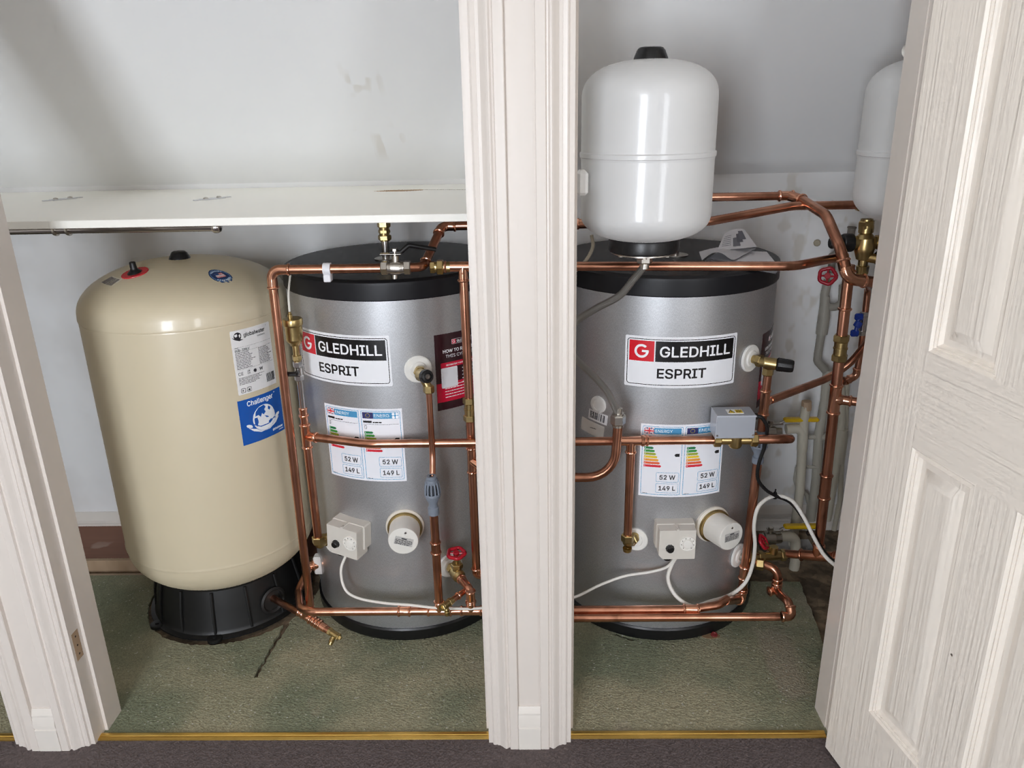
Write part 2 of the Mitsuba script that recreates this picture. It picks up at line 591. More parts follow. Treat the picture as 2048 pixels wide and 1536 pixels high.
part(board, 'batten', bx([-2.6, 2.250, -0.03], [-0.72, 2.2678, 0.036], 0.002), 'bare_wood', False, label='pale timber batten along the front of the red brown board')

# walls and ceilings
struct('wall_back', bx([CAB['x0'], 2.50, -0.2], [1.25, 2.60, 1.24]), 'back_paint', label='low knee wall at the rear of the cupboard')
sl = Polygon([(2.52, 1.215), (2.50, 1.235), (1.60, 2.135), (1.60, 2.235), (2.60, 1.235)])
m = trimesh.creation.extrude_polygon(sl, 1.25 - CAB['x0'], engine='earcut')
m = trimesh.Trimesh(np.stack([m.vertices[:, 2] + CAB['x0'], m.vertices[:, 0], m.vertices[:, 1]], 1), m.faces)
m.fix_normals()
struct('ceiling', m, 'slope_paint', label='white sloping ceiling of the eaves cupboard')
struct('wall_right', bx([1.13, 1.60, -0.2], [1.25, 2.50, 2.2]), 'back_paint', label='side wall of the cupboard on the right')
struct('wall_left', bx([CAB['x0'] - 0.1, 1.60, -0.2], [CAB['x0'], 2.50, 2.2]), 'back_paint')
front = unary_union([sbox(-2.8, 0, -1.62, 2.4), sbox(-2.8, 2.03, 2.4, 2.4), sbox(0.735, 0, 2.4, 2.4)])  # unseen left pier brought inward to keep daylight off the rear wall
m = ext(front, 0, 0.10)
m = trimesh.Trimesh(np.stack([m.vertices[:, 0], 1.60 - m.vertices[:, 2], m.vertices[:, 1]], 1), m.faces)
m.fix_normals()
struct('wall_front', m, 'room_paint', label='bedroom wall around the cupboard doorways')
struct('ceiling', bx([-2.8, YB - 0.1, 2.4], [2.4, 1.60, 2.45]), 'room_paint')
struct('wall_side', bx([-2.9, YB - 0.1, -0.05], [-2.8, 1.60, 2.45]), 'room_paint')
struct('wall_side', bx([2.4, YB - 0.1, -0.05], [2.5, 1.60, 2.45]), 'room_paint')
rear = sbox(-2.8, -0.03, 2.4, 2.45).difference(unary_union([sbox(x0, z0, x1, z1) for x0, x1, z0, z1 in WIN]))
m = ext(rear, 0, 0.10)
m = trimesh.Trimesh(np.stack([m.vertices[:, 0], YB - 0.10 + m.vertices[:, 2], m.vertices[:, 1]], 1), m.faces)
m.fix_normals()
struct('wall_window', m, 'room_paint')
for i, (x0, x1, z0, z1) in enumerate(WIN):
    w = f'window_{i + 1}'
    labels[w] = {'kind': 'structure'}
    t = 0.035
    bars_ = [bx([x0, YB - 0.05, z0], [x0 + t, YB, z1]), bx([x1 - t, YB - 0.05, z0], [x1, YB, z1]), bx([x0, YB - 0.05, z0], [x1, YB, z0 + t]), bx([x0, YB - 0.05, z1 - t], [x1, YB, z1])]
    if i == 0:
        bars_.append(bx([(x0 + x1) / 2 - 0.02, YB - 0.05, z0], [(x0 + x1) / 2 + 0.02, YB, z1]))
    part(w, 'window_frame', cat(bars_), 'gloss_white', False)


def extrude_x(prof, x0, x1, y0, sign=-1):
    """A (depth, z) profile run along X; depth is taken from y0 towards the viewer."""
    m = trimesh.creation.extrude_polygon(Polygon(prof), x1 - x0, engine='earcut')
    m = trimesh.Trimesh(np.stack([m.vertices[:, 2] + x0, y0 + sign * m.vertices[:, 0], m.vertices[:, 1]], 1), m.faces)
    m.fix_normals()
    return m


SK = [(0, -0.17), (0.015, -0.17), (0.015, 0.030), (0.012, 0.034), (0.012, 0.040), (0.0145, 0.044), (0.0145, 0.056), (0.009, 0.066), (0.006, 0.078), (0.003, 0.086), (0, 0.086)]
struct('baseboard_back', extrude_x(SK, CAB['x0'], 1.13, 2.4999), 'gloss_white', 20, label='white moulded skirting along the rear wall')
m = extrude_x(SK, 1.62, 2.485, 0)
m = trimesh.Trimesh(np.stack([1.1299 + m.vertices[:, 1], m.vertices[:, 0], m.vertices[:, 2]], 1), m.faces)
m.fix_normals()
struct('baseboard_right', m, 'gloss_white', 20, label='white moulded skirting along the right side wall')

# the two white posts between the doorways
def prism(poly, z0, z1):
    return ext(Polygon(poly), z0, z1)


def post(xc, lab, hinge=False):
    k = struct_root('trim_2', lab) if not hinge else struct_root('trim_3', lab)
    H = 2.03
    for s in (-1, 1):
        X = lambda u: xc + s * u
        part(k, 'door_lining', prism([(X(0.072), 1.486), (X(0.0985), 1.486), (X(0.0985), 1.60), (X(0.072), 1.60)], 0, H), 'brushed_white', False)
        part(k, 'door_stop', prism([(X(0.0986), 1.532), (X(0.1065), 1.532), (X(0.1065), 1.5985), (X(0.0986), 1.5985)], 0, H), 'brushed_white', False)
        prof = [(0.0265, 1.4858), (0.0265, 1.4660), (0.0280, 1.4645), (0.0450, 1.4645), (0.0462, 1.4662), (0.0470, 1.4705), (0.0500, 1.4700), (0.0535, 1.4668), (0.0560, 1.4662),
                (0.0600, 1.4680), (0.0640, 1.4725), (0.0700, 1.4770), (0.0760, 1.4780), (0.0765, 1.4798), (0.0800, 1.4795), (0.0845, 1.4788), (0.0875, 1.4805), (0.0885, 1.4858)]
        part(k, 'architrave', prism([(X(u), y) for u, y in prof], 0, H), 'brushed_white', 25)
    part(k, 'centre_panel', bx([xc - 0.0266, 1.4765, 0], [xc + 0.0266, 1.59, H]), 'brushed_white', False)
    # the stub of skirting trapped between the architraves
    sk = [(0, 0), (0.0125, 0), (0.0125, 0.062), (0.0095, 0.064), (0.0095, 0.068), (0.0125, 0.070), (0.0125, 0.078), (0.0095, 0.096), (0.0085, 0.099), (0.0085, 0.104), (0.0055, 0.112), (0.002, 0.120), (0, 0.120)]
    part(k, 'skirting_stub', extrude_x(sk, xc - 0.0262, xc + 0.0262, 1.4764), 'gloss_white', 15, label='short stub of moulded skirting between the architraves')
    return k


pc = post(-0.009, 'white moulded post between the two open doorways')
part(pc, 'keep', bx([0.0896, 1.497, 0.745], [0.0899, 1.512, 0.775]), 'matte', False, color=(92, 62, 50), label='small dark brown latch recess')
pl = post(-1.1665, 'white moulded post at the left edge of the wide doorway', True)
hx = -1.1665 + 0.0985
hy, hz = 1.508, at(150, 1290, 1.508)[2]
part(pl, 'hinge_recess', bx([hx - 0.0005, hy - 0.013, hz - 0.037], [hx + 0.0004, hy + 0.013, hz + 0.037]), 'bare_wood', False, label='bare hinge recess with three screw holes')
for dz in (-0.024, 0.0, 0.024):
    part(pl + '__hinge_recess', 'screw_hole', cyl([hx, hy, hz + dz], [hx + 0.0007, hy, hz + dz], 0.0025, 10), 'matte', color=(40, 28, 22))
# right doorway lining
k = struct_root('trim_4', 'white lining of the right doorway behind the open door')
part(k, 'door_lining', bx([0.714, 1.486, 0], [0.735, 1.60, 2.03]), 'brushed_white', False)
part(k, 'door_stop', bx([0.7115, 1.532, 0], [0.7139, 1.60, 2.03]), 'brushed_white', False)
k = struct_root('trim_5')
part(k, 'architrave', bx([0.74, 1.468, 0], [0.80, 1.50, 2.09], 0.004), 'brushed_white', False)

# brass threshold strips
for (x0, x1), lab in (((-1.068, -0.108), 'shiny brass threshold strip across the wide left doorway'), ((0.0895, 0.704), 'shiny brass threshold strip across the narrow right doorway'),
                      ((-1.62, -1.265), 'shiny brass threshold strip left of the left post')):
    prof = [(-0.012, 0.0005), (0.013, 0.0005), (0.012, 0.0035), (0.006, 0.0055), (0.003, 0.0045), (0.0005, 0.0062), (-0.006, 0.0060), (-0.011, 0.0035)]
    single('threshold_strip', lab, 'threshold strip', extrude_x(prof, x0, x1, 1.509), 'gold', 20)


# ================================================================ open six-panel door
def door():
    a = math.radians(11.5)
    h = np.array([0.6865, 1.4625, 0.010])
    ud, nd, up = np.array([math.sin(a), -math.cos(a), 0]), np.array([-math.cos(a), -math.sin(a), 0]), np.array([0, 0, 1.0])
    M = frame(h, ud, up, nd)
    W, H = 0.656, 1.975
    k = thing('door', 'white moulded panel door standing open at the right of the picture', 'door')
    cols, rows = [(0.122, 0.284), (0.372, 0.534)], [(0.212, 0.827), (1.010, 1.625), (1.735, 1.865)]
    P = [R(u0, v0, u1, v1) for u0, u1 in cols for v0, v1 in rows]
    face = R(0.002, 0, W - 0.002, H).difference(unary_union(P))
    tri = ext(face, -0.0004, 0.0)
    body = cat(bx([0, 0, -0.035], [W, H, -0.012], 0), bx([0, 0, -0.0121], [0.010, H, -0.0005], 0.001), tri,
               bx([W - 0.01, 0, -0.0121], [W, H, -0.0005], 0.001), bx([0, 0, -0.0121], [W, 0.01, -0.0005], 0.001))
    part(k, 'leaf', xf(body, M), 'door_white', False)
    prof = [(0, 0), (0.002, 0.0005), (0.006, -0.0040), (0.0095, -0.0028), (0.0115, -0.0062), (0.015, -0.0050), (0.017, -0.0090), (0.022, -0.0135), (0.028, -0.0140), (0.048, -0.0035), (0.051, -0.0022), (0.054, -0.0020)]
    for u0, u1 in cols:
        for v0, v1 in rows:
            V, F = [], []
            for d, w in prof:
                V += [(u0 + d, v0 + d, w), (u1 - d, v0 + d, w), (u1 - d, v1 - d, w), (u0 + d, v1 - d, w)]
            for i in range(len(prof) - 1):
                for j in range(4):
                    kk = (j + 1) % 4
                    F += [[4 * i + j, 4 * i + kk, 4 * i + 4 + kk], [4 * i + j, 4 * i + 4 + kk, 4 * i + 4 + j]]
            n = len(V) - 4
            F += [[n, n + 1, n + 2], [n, n + 2, n + 3]]
            part(k, 'panel', xf(trimesh.Trimesh(V, F, process=False), M), 'door_white', 25)
    part(k, 'paint_chip', xf(cyl([0.305, 0.86 - 0.36 + 0.0, -0.0002], [0.305, 0.50, 0.0004], 0.0025, 10), M), 'matte', color=(96, 88, 80))
    return k


door()

# ================================================================ shelf and hanging rail
k = thing('shelf', 'white board shelf above the tank with a torn brown gash in its top', 'shelf')
ZS = 1.2205
part(k, 'shelf_board', bx([CAB['x0'], 1.79, ZS - 0.018], [0.02, 2.497, ZS], 0.0012), 'shelf_white', False)
g0, g1 = atz(748, 383, ZS), atz(845, 380, ZS)
gash = Polygon([(g0[0], g0[1]), (g0[0] + 0.03, g0[1] + 0.024), (g0[0] + 0.05, g0[1] + 0.03), (g1[0], g1[1] + 0.012), (g1[0] + 0.002, g1[1] - 0.008), (g0[0] + 0.09, g0[1] - 0.012), (g0[0] + 0.045, g0[1] - 0.010)])
part(k, 'torn_gash', ext(gash, ZS - 0.0002, ZS + 0.0006), 'bare_wood', False, label='torn strip of bare brown board')
g2 = atz(938, 379.5, ZS)
part(k, 'crack', ext(LineString([(g1[0], g1[1] + 0.004), (g2[0], g2[1])]).buffer(0.0022), ZS - 0.0002, ZS + 0.0004), 'matte', False, color=(140, 132, 118))
for (x, y, r, lab) in ((126, 399, 0.1, 'small bright metal bracket plate on the shelf, the one nearer the left post'), (425, 398, 0.3, 'small bright metal bracket plate on the shelf, the one further from the left post')):
    c = atz(x, y, ZS)
    kk = thing('bracket_plate', lab, 'bracket plate')
    o = affinity.rotate(unary_union([R(-0.032, -0.017, 0.032, 0.017, 0.003), R(-0.055, -0.006, 0.055, 0.006, 0.003)]), 55 - 20 * r, origin=(0, 0))
    part(kk, 'plate', ext(affinity.translate(o, c[0], c[1]), ZS + 0.0003, ZS + 0.0025), 'gloss', False, color=(196, 197, 198))
    for s in (-1, 1):
        b = np.array([c[0] + s * 0.013, c[1] + s * 0.014, ZS + 0.0024])
        part(kk, 'screw', lathe([(0, 0.0075), (0.003, 0.0060), (0.0045, 0.003), (0.0046, 0)], b, (0, 0, 1), 14), 'nickel')

k = thing('hanging_rail', 'dark chrome hanging rail fixed under the front of the shelf', 'rail')
YR = 1.93
a, b = at(-420, 461, YR), at(432, 462, YR)
b[2] = a[2] = (a[2] + b[2]) / 2
part(k, 'rail_tube', cyl(a, b, 0.0105, 24), 'dark_chrome')
part(k, 'end_cap', lathe([(0, 0.0105), (0, 0.0130), (0.004, 0.0145), (0.012, 0.0150), (0.018, 0.012), (0.021, 0.006), (0.0215, 0)], b - [0.006, 0, 0], (1, 0, 0), 24), 'chrome')
for x in (112, 138, 432):
    c = at(x, 462, YR)
    c[2] = a[2]
    part(k, 'rail_bracket', cat(lathe([(-0.004, 0.0105), (-0.004, 0.0145), (0, 0.0155), (0.004, 0.0145), (0.004, 0.0105)], c, (1, 0, 0), 20), cyl(c + [0, 0, 0.010], [c[0], c[1], ZS - 0.0185], 0.005, 10)), 'nickel')

# ================================================================ the cream pressure tank
TK = (-0.951, 2.1191, 0.2735)


def dome(r, z0, h, up=1, n=18, e=2.2, rmin=0.0):
    """Superelliptic end of a vessel: (r, z) rows from the rim to the axis."""
    out = []
    for t in np.linspace(0, PI / 2, n):
        c, s = math.cos(t) ** (2 / e), math.sin(t) ** (2 / e)
        if r * c >= rmin:
            out.append((r * c if t < PI / 2 - 1e-6 else 0.0, z0 + up * h * s))
    return out


def tank():
    x, y, r = TK
    k = thing('pressure_tank', 'large cream pressure tank on a black plastic base at the left', 'tank')
    top = dome(r, 0.945, 0.127, 1, 26, 2.12)
    bot = dome(r - 0.001, 0.245, 0.145, -1, 16, 2.1, 0.14)[::-1]
    prof = [(0.10, 0.10)] + bot + [(r - 0.001, 0.247), (r + 0.0005, 0.2475), (r + 0.0015, 0.250), (r + 0.0015, 0.256), (r, 0.258), (r, 0.930), (r - 0.0012, 0.9315), (r - 0.0012, 0.9335), (r + 0.0016, 0.935), (r + 0.0022, 0.939), (r + 0.0012, 0.945)]
    pr = prof + [(rr + 0.0012 * rr / r, zz) for rr, zz in top[1:]]
    part(k, 'shell', lathe([(zz, rr) for rr, zz in pr], (x, y, 0), (0, 0, 1), 96), 'cream', 40)
    meridian = np.array([(r, 0.4), (r, 0.945)] + top)
    s_rim = 0.545
    # black base with ribs and a bolted rim, cut away where the pipe leaves
    prof = [(0.0005, 0.205), (0.0005, 0.244), (0.006, 0.244), (0.010, 0.232), (0.020, 0.226), (0.075, 0.218), (0.140, 0.205), (0.146, 0.195), (0.132, 0.195), (0.02, 0.212), (0.0005, 0.205)]
    part(k, 'base', lathe(prof, (x, y, 0), (0, 0, 1), 64), 'base_plastic', 30, label='black plastic base ring')
    for i in range(14):
        a = i / 14 * 2 * PI + 0.12
        d = np.array([math.sin(a), -math.cos(a), 0])
        w = np.array([math.cos(a), math.sin(a), 0])
        p = np.array([x, y, 0])
        rib = tube([p + d * 0.2285 + [0, 0, 0.012], p + d * 0.2225 + [0, 0, 0.07], p + d * 0.209 + [0, 0, 0.138]], 0.0045, 6)
        part(k + '__base', 'rib', rib, 'base_plastic')
        if i % 3 == 0:
            part(k + '__base', 'foot_lug', cat(lathe([(0, 0), (0, 0.022), (0.008, 0.022), (0.010, 0.018), (0.010, 0)], p + d * 0.240 + [0, 0, 0.0005], (0, 0, 1), 18), cyl(p + d * 0.243 + [0, 0, 0.01], p + d * 0.243 + [0, 0, 0.014], 0.006, 6)), 'base_plastic')
    a = math.radians(52)
    d = np.array([math.sin(a), -math.cos(a), 0])
    part(k + '__base', 'pipe_opening', cat(lathe([(0, 0), (0, 0.038), (0.004, 0.042), (0.008, 0.036), (0.003, 0.030), (0.003, 0)], np.array([x, y, 0.062]) + d * 0.219, d + [0, 0, 0.05], 24)), 'matte', color=(30, 28, 27))
    # crown cap, gauge with red ring, stickers on the dome
    def on(th, frac, out=0.0):
        mp = rev_map(x, y, meridian, th, s_rim + frac)
        p0, p1 = mp(np.array([[0, 0, 0.0], [0, 0, 1.0]]))
        return p0 + (p1 - p0) * out, p1 - p0
    arc = float(np.linalg.norm(np.diff(np.array(top), axis=0), axis=1).sum())
    part(k, 'crown_cap', lathe([(0, 0), (0, 0.028), (0.004, 0.027), (0.016, 0.020), (0.019, 0.016), (0.020, 0)], (x, y, 1.0715), (0, 0, 1), 28), 'black_plastic')
    tr = np.array(top)
    sl = np.concatenate([[0], np.cumsum(np.linalg.norm(np.diff(tr, axis=0), axis=1))])

    def dome_at(px_, py_):
        z = 1.03
        for _ in range(30):
            p = atz(px_, py_, z)
            rr = math.hypot(p[0] - x, p[1] - y)
            z = 0.7 * z + 0.3 * float(np.interp(-rr, -tr[:, 0], tr[:, 1]))
        return math.atan2(p[0] - x, y - p[1]), float(np.interp(-rr, -tr[:, 0], sl))
    th, fr = dome_at(270, 546)
    p, n = on(th, fr)
    part(k, 'warning_ring', lathe([(0, 0.018), (0.0022, 0.019), (0.0024, 0.034), (0.0012, 0.0345), (0.0, 0.0345)], p - nz(n) * 0.0006, n, 36), 'gloss', color=(190, 40, 48), label='red ring label round the air valve')
    part(k, 'air_valve', cat(lathe([(0, 0), (0, 0.019), (0.004, 0.018), (0.010, 0.0115), (0.012, 0.010), (0.014, 0.0085), (0.030, 0.0078), (0.032, 0.006), (0.032, 0)], p - nz(n) * 0.002, nz(n) * 0.5 + [0, 0, 0.6], 24)), 'black_plastic')
    tb, fb = dome_at(222, 562)
    mp = rev_map(x, y, meridian, tb, s_rim + fb)
    sticker(k, 'barcode_label', mp, [('plate', (214, 208, 190), 0, [R(-0.035, -0.017, 0.035, 0.017)]), ('barcode', (96, 90, 92), 1, bars(-0.032, -0.016, 0.032, 0.013, 9, 4))])
    th2, fr2 = dome_at(440, 551)
    mp = rev_map(x, y, meridian, th2, s_rim + fr2)
    el = Point(0, 0).buffer(1, 32)
    sc = lambda a, b: affinity.scale(el, a, b, origin=(0, 0))
    it = [('plate', (32, 56, 98), 0, [sc(0.027, 0.036)]), ('rim', (92, 128, 172), 1, [sc(0.024, 0.032).difference(sc(0.0225, 0.0305))]),
          ('flag_field', (52, 72, 120), 1, [R(-0.012, 0.002, 0.0, 0.012)]),
          ('flag_stripe', (206, 96, 96), 1, [R(-0.012 if i < 2 else -0.012, v, 0.012, v + 0.0022) for i, v in enumerate((-0.010, -0.005))] + [R(0.001, 0.003, 0.012, 0.0055), R(0.001, 0.008, 0.012, 0.0105)]),
          ('flag_white', (222, 218, 220), 1, [R(-0.012, -0.0078, 0.012, -0.005), R(-0.012, -0.0028, 0.012, 0.0018), R(0.001, 0.0056, 0.012, 0.0079)])]
    # round seal lettering, too small to read in the photograph
    it.append(('print', (170, 190, 215), 1, [affinity.rotate(R(-0.0015, 0.0, 0.0015, 0.006), -t, origin=(0, -0.021)) for t in range(-42, 43, 12)] + [affinity.rotate(R(-0.0015, -0.006, 0.0015, 0.0), -t, origin=(0, 0.021)) for t in range(-42, 43, 12)]))
    it[-1] = ('print', (170, 190, 215), 1, [affinity.translate(g, 0, 0.021) for g in it[-1][3][:8]] + [affinity.translate(g, 0, -0.021) for g in it[-1][3][8:]])
    sticker(k, 'round_seal', mp, it, 0.012, label='small dark blue oval seal with a flag')
    # data plate
    c = (x, y, r + 0.0006)
    W, H = 0.124, 0.174
    mp = cyl_map(c, math.radians(56.0), 0.829)
    gl = affinity.translate(Point(0, 0).buffer(0.0105), -0.043, 0.071)
    swoosh = Polygon([(-0.060, 0.070), (-0.047, 0.064), (-0.036, 0.0625), (-0.028, 0.060), (-0.040, 0.058), (-0.052, 0.063)])
    land = unary_union([Polygon([(-0.052, 0.076), (-0.044, 0.078), (-0.043, 0.072), (-0.047, 0.069), (-0.051, 0.071)]), Polygon([(-0.040, 0.073), (-0.036, 0.077), (-0.034, 0.070), (-0.038, 0.066)])])
    ink = [gl.difference(land), swoosh, txt('globalwater', 0.0100, -0.026, 0.0665, True, wide=0.068), txt('solutions', 0.0046, 0.041, 0.0580, False, 'r'),
           txt('Model', 0.0026, -0.056, 0.0395), txt('GCB-200LV', 0.0066, -0.056, 0.0300, True, wide=0.042)]
    rows = lines(-0.056, -0.018, 0.0, 0.028, 11, 0.0017, 2) + lines(0.012, -0.018, 0.058, 0.028, 11, 0.0017, 3) + lines(-0.056, -0.061, 0.022, -0.040, 6, 0.0014, 4)
    rules = [R(-0.056, v, 0.058, v + 0.0004) for v in (0.0405, 0.0285, -0.0195)]
    marks = [txt('CE', 0.0085, -0.055, -0.0345, False), txt('UK', 0.0045, -0.029, -0.0290, True), txt('CA', 0.0045, -0.029, -0.0350, True), affinity.translate(Point(0, 0).buffer(0.0048), -0.006, -0.0305), txt('W', 0.0085, 0.008, -0.0345, True),
             frm(-0.054, -0.083, -0.041, -0.070, 0.0012), R(-0.050, -0.079, -0.047, -0.074), frm(-0.037, -0.083, -0.024, -0.070, 0.0012), R(-0.033, -0.080, -0.028, -0.075), txt('o', 0.004, 0.046, 0.080)]
    items = [('plate', (226, 226, 225), 0, [R(-W / 2, -H / 2, W / 2, H / 2, 0.002)]), ('lettering', (30, 30, 34), 1, ink), ('small_print', (74, 74, 80), 1, rows + rules), ('marks', (40, 40, 44), 1, marks),
             ('barcode', (40, 40, 44), 1, bars(0.028, -0.074, 0.059, -0.050, 14, 5))]
    sticker(k, 'data_label', mp, items, 0.012, label='white printed data label')
    # blue label with a globe
    W, H = 0.140, 0.127
    mp = cyl_map(c, math.radians(56.3), 0.663)
    g = affinity.translate(Point(0, 0).buffer(0.0365, 24), 0.002, -0.002)
    asia = [Polygon([(-0.024, 0.020), (-0.014, 0.030), (0.004, 0.0335), (0.010, 0.026), (0.004, 0.020), (0.008, 0.012), (0.000, 0.006), (-0.004, 0.012), (-0.010, 0.002), (-0.016, 0.010), (-0.026, 0.008)]),
            Polygon([(-0.030, 0.004), (-0.020, 0.004), (-0.018, -0.010), (-0.024, -0.022), (-0.030, -0.012)]), Polygon([(0.013, -0.018), (0.024, -0.012), (0.026, -0.020), (0.018, -0.025)]),
            Polygon([(0.003, 0.002), (0.012, -0.001), (0.017, -0.006), (0.009, -0.005)]), Polygon([(0.018, 0.026), (0.026, 0.020), (0.022, 0.012), (0.016, 0.018)])]
    wave = Polygon([(-0.050, -0.018), (-0.036, -0.024), (-0.018, -0.030), (0.008, -0.029), (0.030, -0.022), (0.046, -0.012), (0.052, -0.016), (0.038, -0.030), (0.014, -0.040), (-0.014, -0.040), (-0.036, -0.031)])
    drops = [affinity.rotate(affinity.scale(Point(0, 0).buffer(0.005), 1.9, 0.9), -25, origin=(0, 0)), affinity.rotate(affinity.scale(Point(0, 0).buffer(0.005), 1.9, 0.9), 30, origin=(0, 0))]
    items = [('plate', (22, 84, 168), 0, [R(-W / 2, -H / 2, W / 2, H / 2, 0.001)]), ('lettering', (240, 243, 246), 1, [txt('Challenger', 0.0135, -0.003, 0.043, True, 'm', wide=0.084), txt('tm', 0.003, 0.043, 0.056),
              txt('globalwater', 0.0064, 0.064, -0.050, True, 'r', wide=0.040), txt('solutions', 0.0032, 0.064, -0.0565, False, 'r')]),
             ('globe', (236, 240, 244), 1, [g.difference(unary_union(asia)), wave.difference(g.buffer(0.001)), affinity.translate(drops[0], -0.046, -0.014), affinity.translate(drops[1], 0.047, -0.009)]), ('wave_line', (22, 84, 168), 2, [LineString([(-0.034, -0.012), (-0.014, -0.024), (0.012, -0.024), (0.036, -0.012)]).buffer(0.0012)])]
    sticker(k, 'globe_label', mp, items, 0.012, 'gloss', label='blue square label with a white globe')


tank()

# ================================================================ the two silver hot-water cylinders
C1, C2 = (-0.3724, 2.176, 0.30), (0.3829, 2.168, 0.30)
RED, BLK, WHT = (206, 22, 38), (12, 12, 13), (232, 233, 236)


def gee(u, v, s):
    """The white ring-shaped G of the red square."""
    ring = Point(0, 0).buffer(1.0, 24).difference(Point(0, 0).buffer(0.66, 24))
    ring = ring.difference(Polygon([(0.2, 0.12), (2, 0.12), (2, 1.2), (0.62, 0.62)]))
    g = unary_union([ring, R(0.05, -0.16, 0.98, 0.16)])
    return affinity.translate(affinity.scale(g, s, s, origin=(0, 0)), u, v)


def brand_label(k, c, th, z):
    W, H = 0.2915, 0.134
    mp = cyl_map((c[0], c[1], c[2] + 0.0004), th, z)
    a, b = W / 2, H / 2
    items = [('plate', WHT, 0, [R(-a, -b, a, b, 0.003)]), ('border', (16, 16, 18), 1, [frm(-a + 0.0055, -b + 0.0065, a - 0.0055, b - 0.0065, 0.0016, 0.008)]),
             ('red_square', RED, 1, [R(-a + 0.0110, 0.002, -0.0720, b - 0.0115)]), ('black_bar', BLK, 1, [R(-0.0688, 0.002, a - 0.0110, b - 0.0115)]),
             ('lettering', (240, 240, 242), 2, [txt('GLEDHILL', 0.0262, 0.0335, 0.0155, True, 'm', wide=0.183), gee(-0.1035, 0.0285, 0.0180)]),
             ('range_name', (14, 14, 16), 1, [txt('ESPRIT', 0.0245, -0.001, -0.0410, True, 'm', wide=0.124)])]
    sticker(k, 'brand_label', mp, items, 0.012, 'gloss', label='white brand label with a red square and black bar')


GRN = [(24, 110, 62), (60, 140, 60), (150, 160, 50), (222, 190, 44), (226, 150, 56), (216, 92, 50), (204, 40, 56)]


def energy_label(k, c, th, z):
    W, H = 0.224, 0.208
    mp = cyl_map((c[0], c[1], c[2] + 0.0004), th, z)
    items = [('plate', (228, 230, 236), 0, [R(-W / 2, -H / 2, W / 2, H / 2)])]
    blue, navy, wht, flagred, txts, grey, euro, arrows = [], [], [], [], [], [], [], [[] for _ in GRN]
    for s, o in ((0, -W / 2 + 0.005), (1, 0.003)):
        w = W / 2 - 0.0085
        blue.append(frm(o, -H / 2 + 0.006, o + w, H / 2 - 0.006, 0.0011, 0.003))
        t = H / 2 - 0.010
        fw = 0.026
        if s == 0:
            f0, f1, fv0, fv1 = o + 0.004, o + 0.004 + fw, t - 0.017, t
            fx = R(f0, fv0, f1, fv1)
            dia = unary_union([LineString([(f0, fv0), (f1, fv1)]), LineString([(f0, fv1), (f1, fv0)])])
            cross = unary_union([LineString([((f0 + f1) / 2, fv0), ((f0 + f1) / 2, fv1)]), LineString([(f0, (fv0 + fv1) / 2), (f1, (fv0 + fv1) / 2)])])
            w1 = unary_union([dia.buffer(0.0018), cross.buffer(0.0029)]).intersection(fx)
            r1 = unary_union([dia.buffer(0.0006), cross.buffer(0.0017)]).intersection(fx)
            navy.append(fx.difference(w1)); wht.append(w1.difference(r1)); flagred.append(r1)
        else:
            fw = 0.029
            navy.append(R(o + 0.004, t - 0.017, o + 0.004 + fw, t))
            euro += [Point(o + 0.004 + fw / 2 + 0.0055 * math.cos(i * PI / 6), t - 0.0085 + 0.0055 * math.sin(i * PI / 6)).buffer(0.0008, 4) for i in range(12)]
        blue.append(R(o + 0.004 + fw, t - 0.017, o + w - 0.004, t))
        txts.append(txt('ENERGY' if s == 0 else 'ENERG', 0.0085, o + fw + 0.0065, t - 0.0125, False, wide=0.044 if s == 0 else 0.040))
        if s:
            for i, ch in enumerate(('Y', 'IJA', 'IE', 'IA')):
                cx, cv = o + w - 0.0175 + 0.0095 * (i % 2), t - 0.0045 - 0.0085 * (i // 2)
                txts.append(Point(cx, cv).buffer(0.0038, 8))
        grey += [R(o + 0.005, t - 0.029, o + 0.028, t - 0.0235)] + lines(o + 0.031, t - 0.030, o + 0.062, t - 0.025, 1, 0.0030, 3) + [R(o + 0.005, t - 0.0335, o + w - 0.005, t - 0.0329), frm(o + 0.008, t - 0.0465, o + 0.0135, t - 0.036, 0.0008, 0.0015)]
        for i in range(7):
            v = t - 0.060 - i * 0.0086
            u0, u1 = o + 0.006, o + 0.027 + i * 0.0036
            arrows[i].append(Polygon([(u0, v), (u1, v), (u1 + 0.0032, v + 0.0032), (u1, v + 0.0064), (u0, v + 0.0064)]))
            wht.append(R(u0 + 0.002, v + 0.002, u0 + 0.0036, v + 0.0046))
        v = t - 0.076
        grey.append(Polygon([(o + w - 0.019, v), (o + w - 0.0155, v + 0.0042), (o + w - 0.006, v + 0.0042), (o + w - 0.006, v - 0.0042), (o + w - 0.0155, v - 0.0042)]))
        for j, tx in enumerate(('52 W', '149 L')):
            b0 = -H / 2 + 0.012 + (1 - j) * 0.032
            blue.append(frm(o + w - 0.064, b0, o + w - 0.005, b0 + 0.0275, 0.0008, 0.003))
            grey.append(txt(tx, 0.0125, o + w - 0.0345, b0 + 0.0075, True, 'm', wide=0.041 if j == 0 else 0.044))
        grey += lines(o + 0.004, -H / 2 + 0.0078, o + 0.018, -H / 2 + 0.0095, 1, 0.001, 5)
    items += [('blue_print', (70, 142, 186), 1, blue), ('flag_field', (40, 44, 96), 1, navy), ('flag_red', (200, 40, 52), 1, flagred), ('flag_stars', (226, 200, 60), 2, euro),
              ('black_print', (20, 20, 22), 1, grey)]
    items += [('band', GRN[i], 1, [a_]) for i in range(7) for a_ in arrows[i]]
    items += [('white_print', (240, 242, 246), 2, wht + txts)]
    sticker(k, 'energy_label', mp, items, 0.012, label='white energy rating label with coloured bands')


